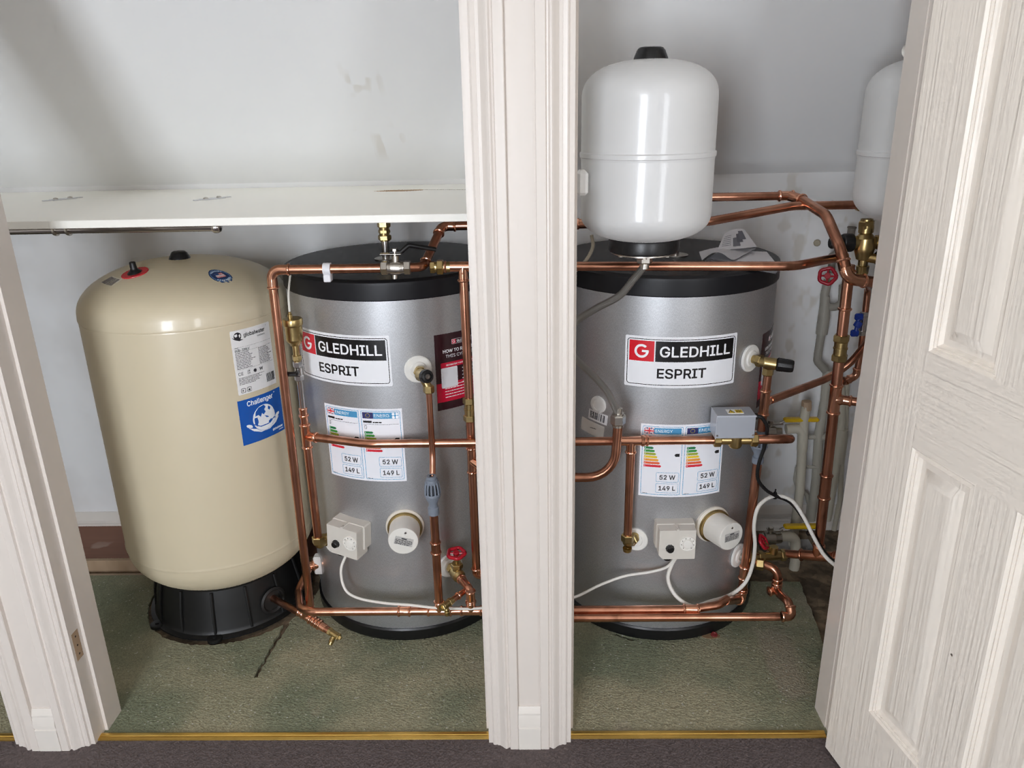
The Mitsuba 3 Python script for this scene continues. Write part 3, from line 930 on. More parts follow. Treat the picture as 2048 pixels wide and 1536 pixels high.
def poster(k, c, th, z):
    W, H = 0.150, 0.206
    mp = cyl_map((c[0], c[1], c[2] + 0.0004), th, z)
    a, b = W / 2, H / 2
    items = [('plate', (44, 14, 22), 0, [R(-a, -b, a, b)]),
             ('red_panel', (190, 18, 52), 1, [R(-a, -b + 0.022, a, -b + 0.074), R(-a + 0.014, 0.012, a - 0.004, 0.026, 0.003), R(-0.026, b - 0.030, -0.014, b - 0.018)]),
             ('white_panel', (222, 222, 226), 2, [R(-a + 0.014, -0.043, -a + 0.062, 0.012, 0.003)]),
             ('lettering', (236, 234, 236), 2, [txt('HOW TO REGISTER', 0.0085, 0.001, 0.052, True, 'm', wide=0.108), txt('THIS CYLINDER', 0.0085, 0.001, 0.038, False, 'm', wide=0.094), txt('REGISTER YOUR WARRANTY', 0.0042, 0.002, 0.0165, True, 'm', wide=0.095),
               txt('GLEDHILL', 0.0062, -0.011, b - 0.0275, True, wide=0.042), gee(-0.020, b - 0.024, 0.0040), frm(-0.0265, b - 0.0305, 0.036, b - 0.0175, 0.0007, 0.001)]
              + lines(-0.052, -b + 0.030, 0.052, -b + 0.070, 5, 0.0022, 7) + lines(0.002, -0.04, 0.06, 0.008, 5, 0.002, 8))]
    sticker(k, 'register_label', mp, items, 0.012, 'gloss', label='dark maroon label with a red panel and white lettering')


def radial(c, th, z, out=0.0):
    d = np.array([math.sin(th), -math.cos(th), 0])
    return np.array([c[0], c[1], z]) + d * (c[2] + out), d, np.array([math.cos(th), math.sin(th), 0])


def water_cylinder(c, lab, th_box, z_box, th_imm, z_imm, imm_dir, roll):
    k = thing('hot_water_cylinder', lab, 'water cylinder')
    x, y, r = c
    part(k, 'jacket', lathe([(0.030, r - 0.008), (0.030, r), (1.012, r), (1.012, r - 0.008)], (x, y, 0), (0, 0, 1), 128), 'silver', 30, label='silver speckled metal jacket')
    part(k, 'lid', lathe([(1.000, r - 0.01), (1.0005, r + 0.003), (1.003, r + 0.0045), (1.040, r + 0.0045), (1.046, r + 0.003), (1.0485, r - 0.003), (1.0475, r - 0.008), (1.050, r - 0.012), (1.0508, r - 0.016), (1.0508, 0)], (x, y, 0), (0, 0, 1), 128), 'lid', 30, label='dark grey plastic lid')
    part(k, 'base_ring', lathe([(0.0005, 0), (0.0005, r + 0.003), (0.006, r + 0.006), (0.034, r + 0.006), (0.039, r + 0.003), (0.039, r - 0.01), (0.030, r - 0.012), (0.03, 0)], (x, y, 0), (0, 0, 1), 128), 'black_plastic', 30, label='black plastic base ring')
    # thermostat box
    p, d, t = radial(c, th_box, z_box)
    up = np.array([0, 0, 1.0])
    t2, u2 = t * math.cos(roll) + up * math.sin(roll), -t * math.sin(roll) + up * math.cos(roll)
    M = frame(p, t2, u2, d)
    w, h, e = 0.048, 0.043, 0.060
    GR = (203, 198, 189)
    body = Polygon([(-w, -h + 0.012), (-w + 0.012, -h), (w, -h), (w, h), (-w, h)])
    body2 = ext(body, 0.010, e)
    box_ = part(k, 'thermostat_box', xf(cat(body2, bx([-w - 0.004, -h + 0.014, -0.006], [w + 0.004, h + 0.002, 0.030], 0.003), bx([-0.004, h, 0.03], [0.004, h + 0.0035, e + 0.0008], 0.001)), M), 'matte', 20, color=GR, label='grey thermostat box')
    part(box_, 'dial', xf(cat(lathe([(0, 0), (0, 0.0215), (0.003, 0.0210), (0.003, 0.0185), (0.002, 0.018), (0.002, 0.014), (0.006, 0.0125), (0.007, 0.011), (0.007, 0)], (0.0265, 0.004, e), (0, 0, 1), 36)), M), 'matte', color=(222, 219, 212))
    dots = [cyl([0.0265 + 0.0162 * math.cos(q_), 0.004 + 0.0162 * math.sin(q_), e + 0.0015], [0.0265 + 0.0162 * math.cos(q_), 0.004 + 0.0162 * math.sin(q_), e + 0.0027], 0.0013, 6) for q_ in np.linspace(-0.9, 4.0, 8)]
    part(box_, 'dial_marks', xf(cat(dots), M), 'matte', False, color=(60, 58, 56))
    part(box_, 'reset_button', xf(lathe([(0, 0), (0, 0.0115), (0.003, 0.0112), (0.0035, 0.0098), (0.010, 0.0092), (0.012, 0.007), (0.012, 0)], (-0.019, -0.010, e), (0, 0, 1), 10), M), 'black_plastic')
    part(box_, 'screw', xf(lathe([(0, 0), (0, 0.003), (0.0014, 0.0022), (0.0016, 0)], (0, h + 0.0034, e - 0.007), (0, 1, 0), 12), M), 'chrome')
    part(box_, 'cable_gland', xf(cyl([-0.020, -h - 0.016, 0.036], [-0.020, -h + 0.001, 0.036], 0.0105, 16, 0.002), M), 'black_plastic')
    # round immersion heater cover
    p, d, t = radial(c, th_imm, z_imm)
    part(k, 'immersion_flange', lathe([(-0.006, 0), (-0.006, 0.052), (0.004, 0.052), (0.009, 0.047), (0.009, 0)], p, d, 40), 'matte', color=(214, 208, 196))
    part(k, 'immersion_nut', lathe([(0, 0), (0, 0.047), (0.004, 0.0475), (0.008, 0.046), (0.008, 0)], p + d * 0.009, d, 40), 'brass')
    dd = nz(d * 1.0 + imm_dir)
    cap = part(k, 'immersion_cover', lathe([(0, 0), (0, 0.0415), (0.060, 0.0405), (0.0635, 0.0390), (0.0645, 0.036), (0.0645, 0)], p + d * 0.014, dd, 48), 'matte', color=(216, 213, 206), label='round white immersion heater cover')
    f, u = p + d * 0.014 + dd * 0.0645, nz(np.cross([0, 0, 1.0], dd))
    v = np.cross(dd, u)
    ca, sa = math.cos(roll * 4), math.sin(roll * 4)
    mp = plane_map(f + dd * 0.0003, u * ca + v * sa, v * ca - u * sa)
    sticker(cap, 'rating_print', mp, [('rating', (176, 174, 170), 0, [R(-0.023, -0.012, 0.026, 0.012, 0.002)])], 0.03)
    g = cat([ext(o, 0.0004, 0.0006) for o in [R(-0.006, 0.006, 0.008, 0.0095)] + lines(-0.021, -0.011, 0.024, 0.005, 5, 0.0016, 9)])
    part(cap, 'small_print', trimesh.Trimesh(mp(g.vertices), g.faces, process=False), 'matte', False, color=(52, 52, 56))
    part(cap, 'screw', lathe([(0, 0), (0, 0.0035), (0.0016, 0.0026), (0.002, 0)], f + (v * ca - u * sa) * 0.026, dd, 12), 'chrome')
    return k


W1 = water_cylinder(C1, 'silver hot water cylinder with black lid, left of the middle post', math.radians(-22.8), 0.343, math.radians(5.6), 0.372, np.array([-0.02, 0, -0.02]), -0.075)
W2 = water_cylinder(C2, 'silver hot water cylinder with black lid, right of the middle post under the white vessel', math.radians(0.5), 0.347, math.radians(21.8), 0.363, np.array([0.12, 0, 0.01]), 0.0)
brand_label(W1, C1, math.radians(4.8) - 0.1457 / 0.3, 0.8455)
brand_label(W2, C2, math.radians(0.6), 0.8325)
energy_label(W1, C1, math.radians(-13.1), 0.612)
energy_label(W2, C2, math.radians(3.3), 0.561)
poster(W1, C1, math.radians(26.3) + 0.075 / 0.3, 0.799)
poster(W2, C2, math.radians(64), 0.770)
for c, k, th, z, r in ((C1, W1, 17.5, 0.819, 0.036), (C2, W2, 39.0, 0.821, 0.036), (C1, W1, 28.3, 0.225, 0.036), (C2, W2, -18.6, 0.321, 0.034), (C2, W2, 44.0, 0.224, 0.036), (C1, W1, -42.1, 0.277, 0.03)):
    p, d, t = radial(c, math.radians(th), z, -0.0006)
    part(k, 'port_flange', flange(p, d, r), 'matte', color=(222, 221, 216), label='white plastic flange round a pipe port')
p, d, t = radial(C2, math.radians(-41.4), 0.695, -0.0006)
part(W2, 'plug', lathe([(0, 0), (0, 0.024), (0.004, 0.0235), (0.005, 0.021), (0.005, 0.016), (0.0035, 0.015), (0.0035, 0)], p, d, 32), 'matte', color=(226, 226, 224), label='round white plastic plug')
sticker(W2, 'barcode_label', cyl_map((C2[0], C2[1], 0.3004), math.radians(-41.6), 0.659), [('plate', (218, 218, 220), 0, [affinity.rotate(R(-0.032, -0.015, 0.030, 0.014), -6)]), ('barcode', (60, 60, 64), 1, [affinity.rotate(g, -6, origin=(0, 0)) for g in bars(-0.026, -0.010, 0.024, 0.010, 10, 6)])], 0.015)
sticker(W2, 'card_label', cyl_map((C2[0], C2[1], 0.3002), math.radians(-43.5), 0.622), [('plate', (206, 203, 197), 0, [affinity.rotate(R(-0.050, -0.020, 0.030, 0.018), -7)]), ('small_print', (120, 118, 116), 1, [R(-0.016, -0.001, 0.004, 0.001)])], 0.015)

# ================================================================ the two white expansion vessels
def vessel(name_label, x, y, r, z0, z1, zs, hd0, hd1):
    k = thing('expansion_vessel', name_label, 'vessel')
    top, bot = dome(r, z1 - hd1, hd1, 1, 20, 2.45), dome(r, z0 + hd0, hd0, -1, 16, 2.35)[::-1]
    prof = [(rr, zz) for rr, zz in bot] + [(r, zs - 0.010), (r + 0.0006, zs - 0.009), (r + 0.0008, zs - 0.006), (r + 0.003, zs - 0.004), (r + 0.003, zs + 0.004), (r + 0.0008, zs + 0.006), (r, zs + 0.0065)] + top
    part(k, 'shell', lathe([(zz, rr) for rr, zz in prof], (x, y, 0), (0, 0, 1), 80), 'enamel', 35)
    return k


VX, VY = 0.2605, 1.75
v1 = vessel('white expansion vessel with black cap, hanging above the right-hand cylinder', VX, VY, 0.1415, 1.160, 1.533, 1.345, 0.062, 0.078)
part(v1, 'crown_cap', lathe([(-0.003, 0), (-0.003, 0.035), (0.004, 0.035), (0.018, 0.029), (0.023, 0.025), (0.0245, 0.020), (0.0245, 0)], (VX, VY, 1.531), (0, 0, 1), 36), 'black_plastic', 25)
part(v1, 'base_collar', lathe([(0, 0), (0, 0.076), (0.004, 0.0785), (0.026, 0.0785), (0.032, 0.074), (0.032, 0)], (VX, VY, 1.137), (0, 0, 1), 48), 'black_plastic')
part(v1, 'base_plate', cat(lathe([(0, 0), (0, 0.073), (0.003, 0.073), (0.003, 0)], (VX, VY, 1.133), (0, 0, 1), 48), *[cyl([VX + 0.058 * math.cos(a), VY + 0.058 * math.sin(a), 1.128], [VX + 0.058 * math.cos(a), VY + 0.058 * math.sin(a), 1.134], 0.006, 6) for a in np.linspace(0, 2 * PI, 7)[:-1] + 0.4]), 'nickel', label='bolted metal plate under the vessel')
q = at(1163, 362, 1.70)
part(v1, 'side_bracket', bx([0.105, 1.655, q[2] - 0.026], [0.128, 1.70, q[2] + 0.024], 0.006), 'gloss', 25, color=(230, 229, 226))
v2x, v2y = 0.938, 1.92
v2 = vessel('white expansion vessel with a printed label, half hidden behind the open door', v2x, v2y, 0.150, 1.158, 1.535, 1.325, 0.075, 0.085)
mp = cyl_map((v2x, v2y, 0.1502), math.radians(-36.5), 1.366)
items = [('plate', (214, 214, 213), 0, [R(-0.046, -0.034, 0.046, 0.034)]), ('black_bar', (20, 20, 22), 1, [R(-0.034, 0.0175, 0.046, 0.034), R(-0.046, 0.0175, -0.042, 0.034)]),
         ('small_print', (96, 96, 100), 1, lines(-0.038, -0.033, 0.044, -0.006, 7, 0.0017, 11) + lines(-0.042, 0.000, 0.020, 0.014, 4, 0.0018, 12) + [R(-0.045, -0.030, -0.042, -0.008)]),
         ('marks', (30, 30, 32), 1, [txt('CE', 0.0060, 0.022, 0.0055, False), R(0.026, 0.0125, 0.044, 0.0160), txt('UK', 0.003, 0.036, 0.0085, True), txt('CA', 0.003, 0.036, 0.0048, True)]),
         ('bar_print', (216, 216, 218), 2, lines(0.012, 0.019, 0.044, 0.033, 5, 0.0014, 13) + [R(-0.026, 0.0245, -0.012, 0.0270)])]
sticker(v2, 'data_label', mp, items, 0.012, label='white data label with a black bar')
part(v2, 'base_stub', cyl([v2x, v2y, 1.10], [v2x, v2y, 1.165], 0.030, 28, 0.003), 'black_plastic')
p = at(1821, 101, 1.95)
part(v2, 'hanging_tab', lathe([(0, 0), (0, 0.019), (0.003, 0.019), (0.004, 0.009), (0.006, 0.007), (0.006, 0)], p, (-0.25, -1, 0.05), 24), 'nickel')
part(v2, 'tab_stem', tube([p + [0.002, 0.003, 0], [p[0] + 0.006, p[1] + 0.002, 1.50]], 0.008, 8), 'nickel')
p = at(1843, 92, 1.98)
single('copper_stub', 'short copper pipe end above the half hidden white vessel', 'pipe', tube([p + [-0.002, 0.03, -0.006], p + [0.03, 0.04, 0.06], p + [0.10, 0.07, 0.12], p + [0.14, 0.12, 0.30]], 0.013, 14), 'copper')

# ================================================================ copper pipework, left doorway
r22, r15, r28 = 0.0112, 0.0078, 0.0132
V3 = lambda *a: np.array(a, float)
X_, Y_, Z_ = V3(1, 0, 0), V3(0, 1, 0), V3(0, 0, 1)


def pipe(name_label, pts, r=r22, R=0.03, m='copper', cat_='pipe', n=18, key='copper_pipe', group=None):
    k = thing(key, name_label, cat_, group)
    part(k, 'tube', tube(fil(pts, R), r, n), m)
    return k


# outer riser: left of the first cylinder, over its lid to the ball valve
a0 = at(621, 1216, 1.862)
a0[2] = 0.130
a1 = V3(-0.6185, 1.862, at(545, 538, 1.862)[2])
zA = at(650, 538, 1.862)[2]
a1[2] = zA
a2 = V3(at(768, 537, 1.862)[0], 1.862, zA)
PA = pipe('copper pipe rising outermost between tank and left cylinder and turning over its lid', [a0, a1 - 0.02 * Z_], r22)
part(PA, 'tube', tube([a1 + 0.03 * X_, a2], r22, 18), 'copper')
part(PA, 'elbow', elbow(a1 - 0.06 * Z_, a1, a1 + 0.06 * X_, r22, 0.030, 0.046), 'copper_bright', label='bright elbow fitting')
c = V3(at(655, 541, 1.862)[0], 1.862, zA)
k = thing('pipe_clip', 'white plastic pipe clip round the copper pipe above the left cylinder lid', 'pipe clip')
part(k, 'clip', cat(lathe([(-0.009, 0.0116), (-0.009, 0.0150), (0.009, 0.0150), (0.009, 0.0116)], c, X_, 24), bx(c + [-0.009, -0.0135, -0.030], c + [0.009, 0.010, -0.0116], 0.002)), 'matte', color=(222, 222, 226))
# nickel ball valve with black lever
cv = V3(at(792, 537, 1.862)[0], 1.862, zA)
k = thing('ball_valve', 'nickel ball valve with a long black lever above the left cylinder lid', 'valve')
part(k, 'body', cat(lathe([(-0.022, 0.012), (-0.020, 0.0150), (-0.013, 0.0160), (-0.010, 0.0175), (0.010, 0.0175), (0.014, 0.0155), (0.020, 0.0150), (0.022, 0.012)], cv, X_, 28), cyl(cv, cv + Z_ * 0.030, 0.0085, 18, 0.001)), 'nickel')
part(k, 'nut', hexnut(cv - X_ * 0.036, X_, 0.0172, 0.017), 'nickel', False)
part(k, 'nut', hexnut(cv + X_ * 0.019, X_, 0.0172, 0.017), 'nickel', False)
part(k, 'stem', cat(cyl(cv + Z_ * 0.026, cv + Z_ * 0.046, 0.0045, 14), hexnut(cv + Z_ * 0.040, Z_, 0.0075, 0.007)), 'nickel', 20)
l0 = cv + V3(-0.012, 0, 0.037)
hp = [l0, cv + V3(0.014, 0.004, 0.037), cv + V3(0.032, 0.010, 0.052), at(872, 499, 1.885)]
m = tube(fil(hp, 0.006), 0.0055, 10)
part(k, 'lever', trimesh.Trimesh(np.stack([m.vertices[:, 0], m.vertices[:, 1], m.vertices[:, 2]], 1), m.faces, process=False), 'black_plastic', label='black coated lever')
part(k, 'lever_plate', bx(cv + [-0.036, -0.009, 0.033], cv + [0.016, 0.009, 0.0355], 0.001), 'nickel', False)
part(k, 'pressure_plug', cyl(cv - Z_ * 0.027 - X_ * 0.004, cv - Z_ * 0.014 - X_ * 0.004, 0.007, 14, 0.001), 'nickel')
# ball valve outlet: bend up behind, then along behind the post to the second cupboard and up to the mixer valve
b0 = cv + X_ * 0.034
b1 = V3(at(846, 532, 1.862)[0], 1.868, zA)
b2 = at(884, 456, 2.03)
b2[2] = at(905, 452, 2.03)[2]
zL = b2[2]
b3 = at(1418, 459, 2.03)
b3[2] = zL
b4 = at(1585, 412, 2.10)
b5 = at(1722, 411, 2.10)
b5[2] = b4[2]
k = pipe('long copper pipe from the ball valve, behind post and hanging vessel, to the mixing valve', [b0, b1, b2 - 0.02 * nz(b2 - b1)], r22, 0.028)
part(k, 'tube', tube(fil([b2 + 0.02 * X_, b3, b4, b5], 0.09), r22, 18), 'copper')
part(k, 'elbow', elbow(b1, b2, b3, r22, 0.026, 0.036), 'copper_bright')
part(k, 'collar', bead(b1 + 0.022 * nz(b2 - b1), b2 - b1, r22 * 1.05), 'copper_bright')
for px_ in (1176, 1372):
    c = at(px_, 463, 2.03)
    c[2] = zL
    part(k, 'coupling', coupling(c - X_ * 0.03, c + X_ * 0.024, r22), 'copper_bright')
part(k, 'compression_joint', cat(hexnut(b5 - X_ * 0.012, X_, 0.0175, 0.02), cyl(b5, b5 + X_ * 0.03, 0.013, 16)), 'brass', 25)
# riser out of the left lid
c = V3(at(772, 510, 2.17)[0], 2.17, 1.0515)
top = at(768, 446, 2.17)
k = thing('lid_riser', 'chrome and brass riser standing on the lid of the left cylinder', 'pipe')
part(k, 'base_washer', lathe([(0, 0), (0, 0.033), (0.002, 0.033), (0.003, 0.030), (0.003, 0)], c, Z_, 32), 'nickel')
part(k, 'stub_tube', cyl(c, c + Z_ * 0.064, 0.0115, 20), 'chrome')
part(k, 'compression_joint', cat(hexnut(c + Z_ * 0.052, Z_, 0.0185, 0.014), cyl(c + Z_ * 0.05, c + Z_ * 0.105, 0.0145, 20), hexnut(c + Z_ * 0.071, Z_, 0.0165, 0.010), hexnut(c + Z_ * 0.087, Z_, 0.0185, 0.016)), 'brass', 25)
part(k, 'tube', tube(fil([c + Z_ * 0.10, c + Z_ * 0.125, c + V3(0, 0.10, 0.125)], 0.02), r22, 18), 'copper')

# inner riser with air vent
YD = 1.90
XD = at(612, 870, YD)[0]
zT, zD0, zS1, zRed = at(612, 872, YD)[2], at(638, 1090, YD)[2], at(596, 742, YD)[2], at(607, 815, YD)[2]
k = thing('vent_riser', 'copper riser with tee on the left flank of the left cylinder, carrying the air vent', 'pipe')
part(k, 'tube', tube([V3(XD, YD, zD0 + 0.02), V3(XD, YD, zT - 0.02)], r22, 18), 'copper')
part(k, 'tee', tee(V3(XD, YD, zT), Z_, nz(V3(0.165, -0.06, 0)), 0.036, 0.034, r22), 'copper_bright')
part(k, 'reducer', cat(cyl(V3(XD, YD, zT + 0.03), V3(XD, YD, zRed), 0.0105, 18, 0.002), bead(V3(XD, YD, zRed - 0.022), Z_, r22), bead(V3(XD, YD, zRed - 0.004), Z_, 0.0095)), 'copper_bright')
part(k, 'thin_tube', cyl(V3(XD, YD, zRed - 0.01), V3(XD, YD, zS1 - 0.01), r15, 16), 'chrome', label='thin bright tube')
p, d, t = radial(C1, math.radians(-42.1), zD0, 0.0)
e0 = V3(XD, YD, zD0)
part(k, 'brass_elbow', cat(hexnut(V3(XD, YD, zD0 + 0.006), Z_, 0.0178, 0.022), tube(fil([V3(XD, YD, zD0 + 0.02), e0, e0 + (p - e0) * 0.75], 0.014), 0.0135, 18), hexnut(e0 + (p - e0) * 0.35, p - e0, 0.0178, 0.018), tube([e0, p], 0.012, 16)), 'brass', 25)
k = thing('isolating_valve', 'small chrome isolating valve with black lever below the air vent', 'valve')
c = V3(XD, YD, zS1)
part(k, 'body', cat(hexnut(c + Z_ * 0.010, Z_, 0.0125, 0.016), cyl(c - Z_ * 0.02, c + Z_ * 0.02, 0.0095, 18), hexnut(c - Z_ * 0.026, Z_, 0.0125, 0.016)), 'chrome', 25)
part(k, 'lever', cat(cyl(c, c - Y_ * 0.022, 0.006, 14), bx(c + [-0.026, -0.030, -0.006], c + [0.006, -0.020, 0.006], 0.004)), 'black_plastic', 25)
c = V3(XD, YD, zS1)
zV = [at(593, v, YD)[2] for v in (722, 690, 682, 650, 637, 628, 616)]
k = thing('air_vent', 'brass bottle-shaped automatic air vent beside the brand label of the left cylinder', 'air vent')
part(k, 'stem', cat(cyl(V3(XD, YD, zS1 + 0.02), V3(XD, YD, zV[1]), 0.0085, 18), hexnut(V3(XD, YD, zV[0] + 0.002), Z_, 0.0125, 0.014)), 'brass', 25)
h = zV[4] - zV[1]
part(k, 'bottle', lathe([(0, 0), (0, 0.0125), (h * 0.06, 0.014), (h * 0.16, 0.0205), (h * 0.24, 0.0215), (h * 0.72, 0.0222), (h * 0.76, 0.0240), (h * 0.79, 0.0250), (h * 0.97, 0.0250), (h * 1.01, 0.0230), (h * 1.02, 0)], V3(XD, YD, zV[1]), Z_, 32), 'brass')
part(k, 'cap', cat(cyl(V3(XD - 0.005, YD, zV[4]), V3(XD - 0.005, YD, zV[4] + 0.012), 0.006, 12, 0.001), cyl(V3(XD - 0.005, YD, zV[4] + 0.01), V3(XD - 0.005, YD, zV[4] + 0.018), 0.004, 10, 0.001)), 'brass')
part(k, 'white_strip', tube(spl([V3(XD - 0.005, YD, zV[4] + 0.016), V3(XD - 0.006, YD + 0.012, zV[4] + 0.06), V3(XD - 0.008, YD + 0.05, zV[4] + 0.10)]), 0.0028, 8), 'matte', color=(222, 220, 210), label='thin white strip')  # thin white tube curving up and back from the cap

# the cross pipe from the tee through both cupboards to the motorised valve
YE = 1.843
br = nz(V3(0.165, -0.06, 0))
e1 = V3(at(738, 885, YE)[0], YE, zT)
e2 = V3(at(1430, 877, YE)[0], YE, zT)
k = pipe('copper pipe crossing in front of both cylinders at mid height, behind the middle post', [V3(XD, YD, zT) + br * 0.03, e1, e2], r22, 0.16)
tS = V3(at(1262, 880, YE)[0], YE, zT)
part(k, 'tee', tee(tS, X_, -Z_, 0.036, 0.034, r22), 'copper_bright')
part(k, 'coupling', coupling(tS + X_ * 0.025, tS + X_ * 0.045, r22), 'copper_bright')
zb = at(1258, 1080, YE)[2]
part(k, 'drop_tube', tube([tS - Z_ * 0.02, V3(tS[0], YE, zb + 0.01)], r22, 18), 'copper')
p, d, t = radial(C2, math.radians(-18.6), zb - 0.012)
e0 = V3(tS[0], YE, zb - 0.012)
part(k, 'brass_elbow', cat(hexnut(V3(tS[0], YE, zb - 0.004), Z_, 0.0178, 0.022), tube(fil([V3(tS[0], YE, zb + 0.01), e0, p], 0.014), 0.0138, 18), lathe([(0, 0.0125), (0.010, 0.011), (0.014, 0.0)], e0 - Z_ * 0.012, -Z_, 16), hexnut(e0 + (p - e0) * 0.4, p - e0, 0.0178, 0.016)), 'brass', 25)
x5 = at(1512, 877, YE)[0]
e3 = V3(at(1590, 876, YE)[0], YE, zT)
k = pipe('short copper pipe curving away to the rear beside the grey actuator box', [V3(x5 - 0.01, YE, zT), e3, e3 + V3(0.004, 0.20, -0.085)], r22 * 1.05, 0.045)

# motorised valve
k = thing('motorised_valve', 'brass motorised valve with a grey metal actuator box in front of the right cylinder', 'valve')
mv = V3((e2[0] + x5) / 2, YE, zT)
hw = (x5 - e2[0]) / 2
part(k, 'body', cat(cyl(mv - X_ * hw * 0.8, mv + X_ * hw * 0.8, 0.0125, 20), lathe([(-0.020, 0), (-0.020, 0.014), (-0.014, 0.0175), (0.012, 0.0175), (0.016, 0.022), (0.020, 0.022), (0.020, 0)], mv, Z_, 28), bx(mv + [-hw * 0.62, -0.012, 0.004], mv + [hw * 0.62, 0.012, 0.017], 0.002)), 'brass')
part(k, 'nut', hexnut(mv - X_ * (hw + 0.004), X_, 0.0182, 0.019), 'brass', False)
part(k, 'nut', hexnut(mv + X_ * (hw - 0.015), X_, 0.0182, 0.019), 'brass', False)
zb0 = zT + 0.0165
bw0, bw1 = at(1433, 850, YE - 0.03)[0], at(1511, 850, YE - 0.03)[0]
bh = 0.062
GB = (156, 160, 168)
box_ = part(k, 'actuator_box', bx([bw0, YE - 0.030, zb0], [bw1, YE + 0.030, zb0 + bh], 0.0012), 'gloss', 20, color=GB, label='grey metal actuator box')
part(box_, 'cover_lip', cat(bx([bw0 - 0.0008, YE - 0.0309, zb0 + bh - 0.004], [bw1 + 0.0008, YE - 0.0299, zb0 + bh - 0.0005]), bx([bw0 - 0.001, YE - 0.0309, zb0 - 0.001], [bw0 + 0.0005, YE + 0.03, zb0 + bh])), 'gloss', False, color=(176, 180, 188))
mp = plane_map([(bw0 + bw1) / 2 + 0.0015, YE - 0.004, zb0 + bh + 0.0006], X_, Y_)
sticker(box_, 'warning_label', mp, [('plate', (228, 226, 220), 0, [R(-0.020, -0.014, 0.020, 0.014)]), ('yellow_panel', (232, 196, 40), 1, [Polygon([(-0.0175, -0.010), (-0.0015, -0.010), (-0.0095, 0.010)]), R(0.0015, -0.010, 0.0185, 0.010)]),
                                    ('black_print', (30, 30, 30), 2, [Polygon([(-0.0175, -0.010), (-0.0015, -0.010), (-0.0095, 0.010)]).difference(Polygon([(-0.0155, -0.0088), (-0.0035, -0.0088), (-0.0095, 0.0070)])), Polygon([(-0.010, 0.003), (-0.0085, 0.002), (-0.009, -0.002), (-0.0082, -0.002), (-0.0098, -0.007), (-0.0096, -0.003), (-0.0105, -0.003)])]
                                     + lines(0.0025, -0.009, 0.018, 0.009, 5, 0.0014, 31))], 0.03)
for x in (bw0 + 0.004, bw1 - 0.004):
    part(box_, 'screw', lathe([(0, 0), (0, 0.003), (0.0014, 0.002), (0.0015, 0)], [x, YE - 0.0302, zb0 + 0.008], -Y_, 10), 'chrome')
part(k, 'cable_gland', cyl([bw1 - 0.001, YE, zb0 + 0.047], [bw1 + 0.012, YE, zb0 + 0.047], 0.008, 16, 0.001), 'black_plastic')
part(k, 'manual_lever', bx([bw1 - 0.001, YE - 0.012, zb0 + 0.010], [bw1 + 0.010, YE - 0.008, zb0 + 0.014]), 'chrome', False)

# relief valve of the left cylinder with tundish
YF = 1.795


def relief(c, th, z, vdir, lab, knob_len, out=0.055):
    p, d, t = radial(c, math.radians(th), z)
    k = thing('relief_valve', lab, 'valve')
    q0 = p + d * 0.010
    vdir = nz(vdir)
    q1 = q0 + d * out
    part(k, 'body', cat(cyl(p - d * 0.004, q0 + d * 0.02, 0.011, 20), hexnut(q0 + d * 0.012, d, 0.0165, 0.014), cyl(q0 + d * 0.012, q1, 0.0135, 20), cyl(q1 - vdir * 0.012, q1 + vdir * 0.020, 0.0150, 24, 0.002)), 'brass', 25)
    part(k, 'knob', lathe([(0, 0), (0, 0.0165), (0.003, 0.0178), (knob_len * 0.85, 0.0165), (knob_len, 0.0145), (knob_len + 0.001, 0.010), (knob_len - 0.002, 0.009), (knob_len - 0.002, 0)], q1 + vdir * 0.020, vdir, 12), 'black_plastic', 20)
    part(k, 'knob_disc', lathe([(0, 0), (0, 0.0062), (0.002, 0.006), (0.002, 0.0035), (0.0005, 0.003), (0.0005, 0)], q1 + vdir * (knob_len + 0.0185), vdir, 20), 'chrome')
    return k, q1


k1, qv = relief(C1, 17.5, 0.819, V3(0.50, -0.85, 0.22), 'brass relief valve with black knob beside the maroon label on the left cylinder', 0.018, 0.046)
xF = at(853, 775, YF)[0]
oF = V3(qv[0], qv[1], qv[2] - 0.02)
part(k1, 'outlet', cat(tube([qv, V3(xF, qv[1] - 0.004, qv[2] - 0.03)], 0.0105, 16), hexnut(V3(xF, qv[1] - 0.004, qv[2] - 0.044), Z_, 0.0142, 0.02)), 'brass', 25)
yF0 = qv[1] - 0.004
zU, zV2 = at(858, 956, YF)[2], at(864, 1028, YF)[2]
k = pipe('narrow copper pipe from the relief valve down to the grey tundish, left cylinder', [V3(xF, yF0, qv[2] - 0.03), V3(xF, yF0, qv[2] - 0.22), V3(xF - 0.001, YF, qv[2] - 0.30), V3(xF - 0.001, YF, zU)], r15, 0.1)


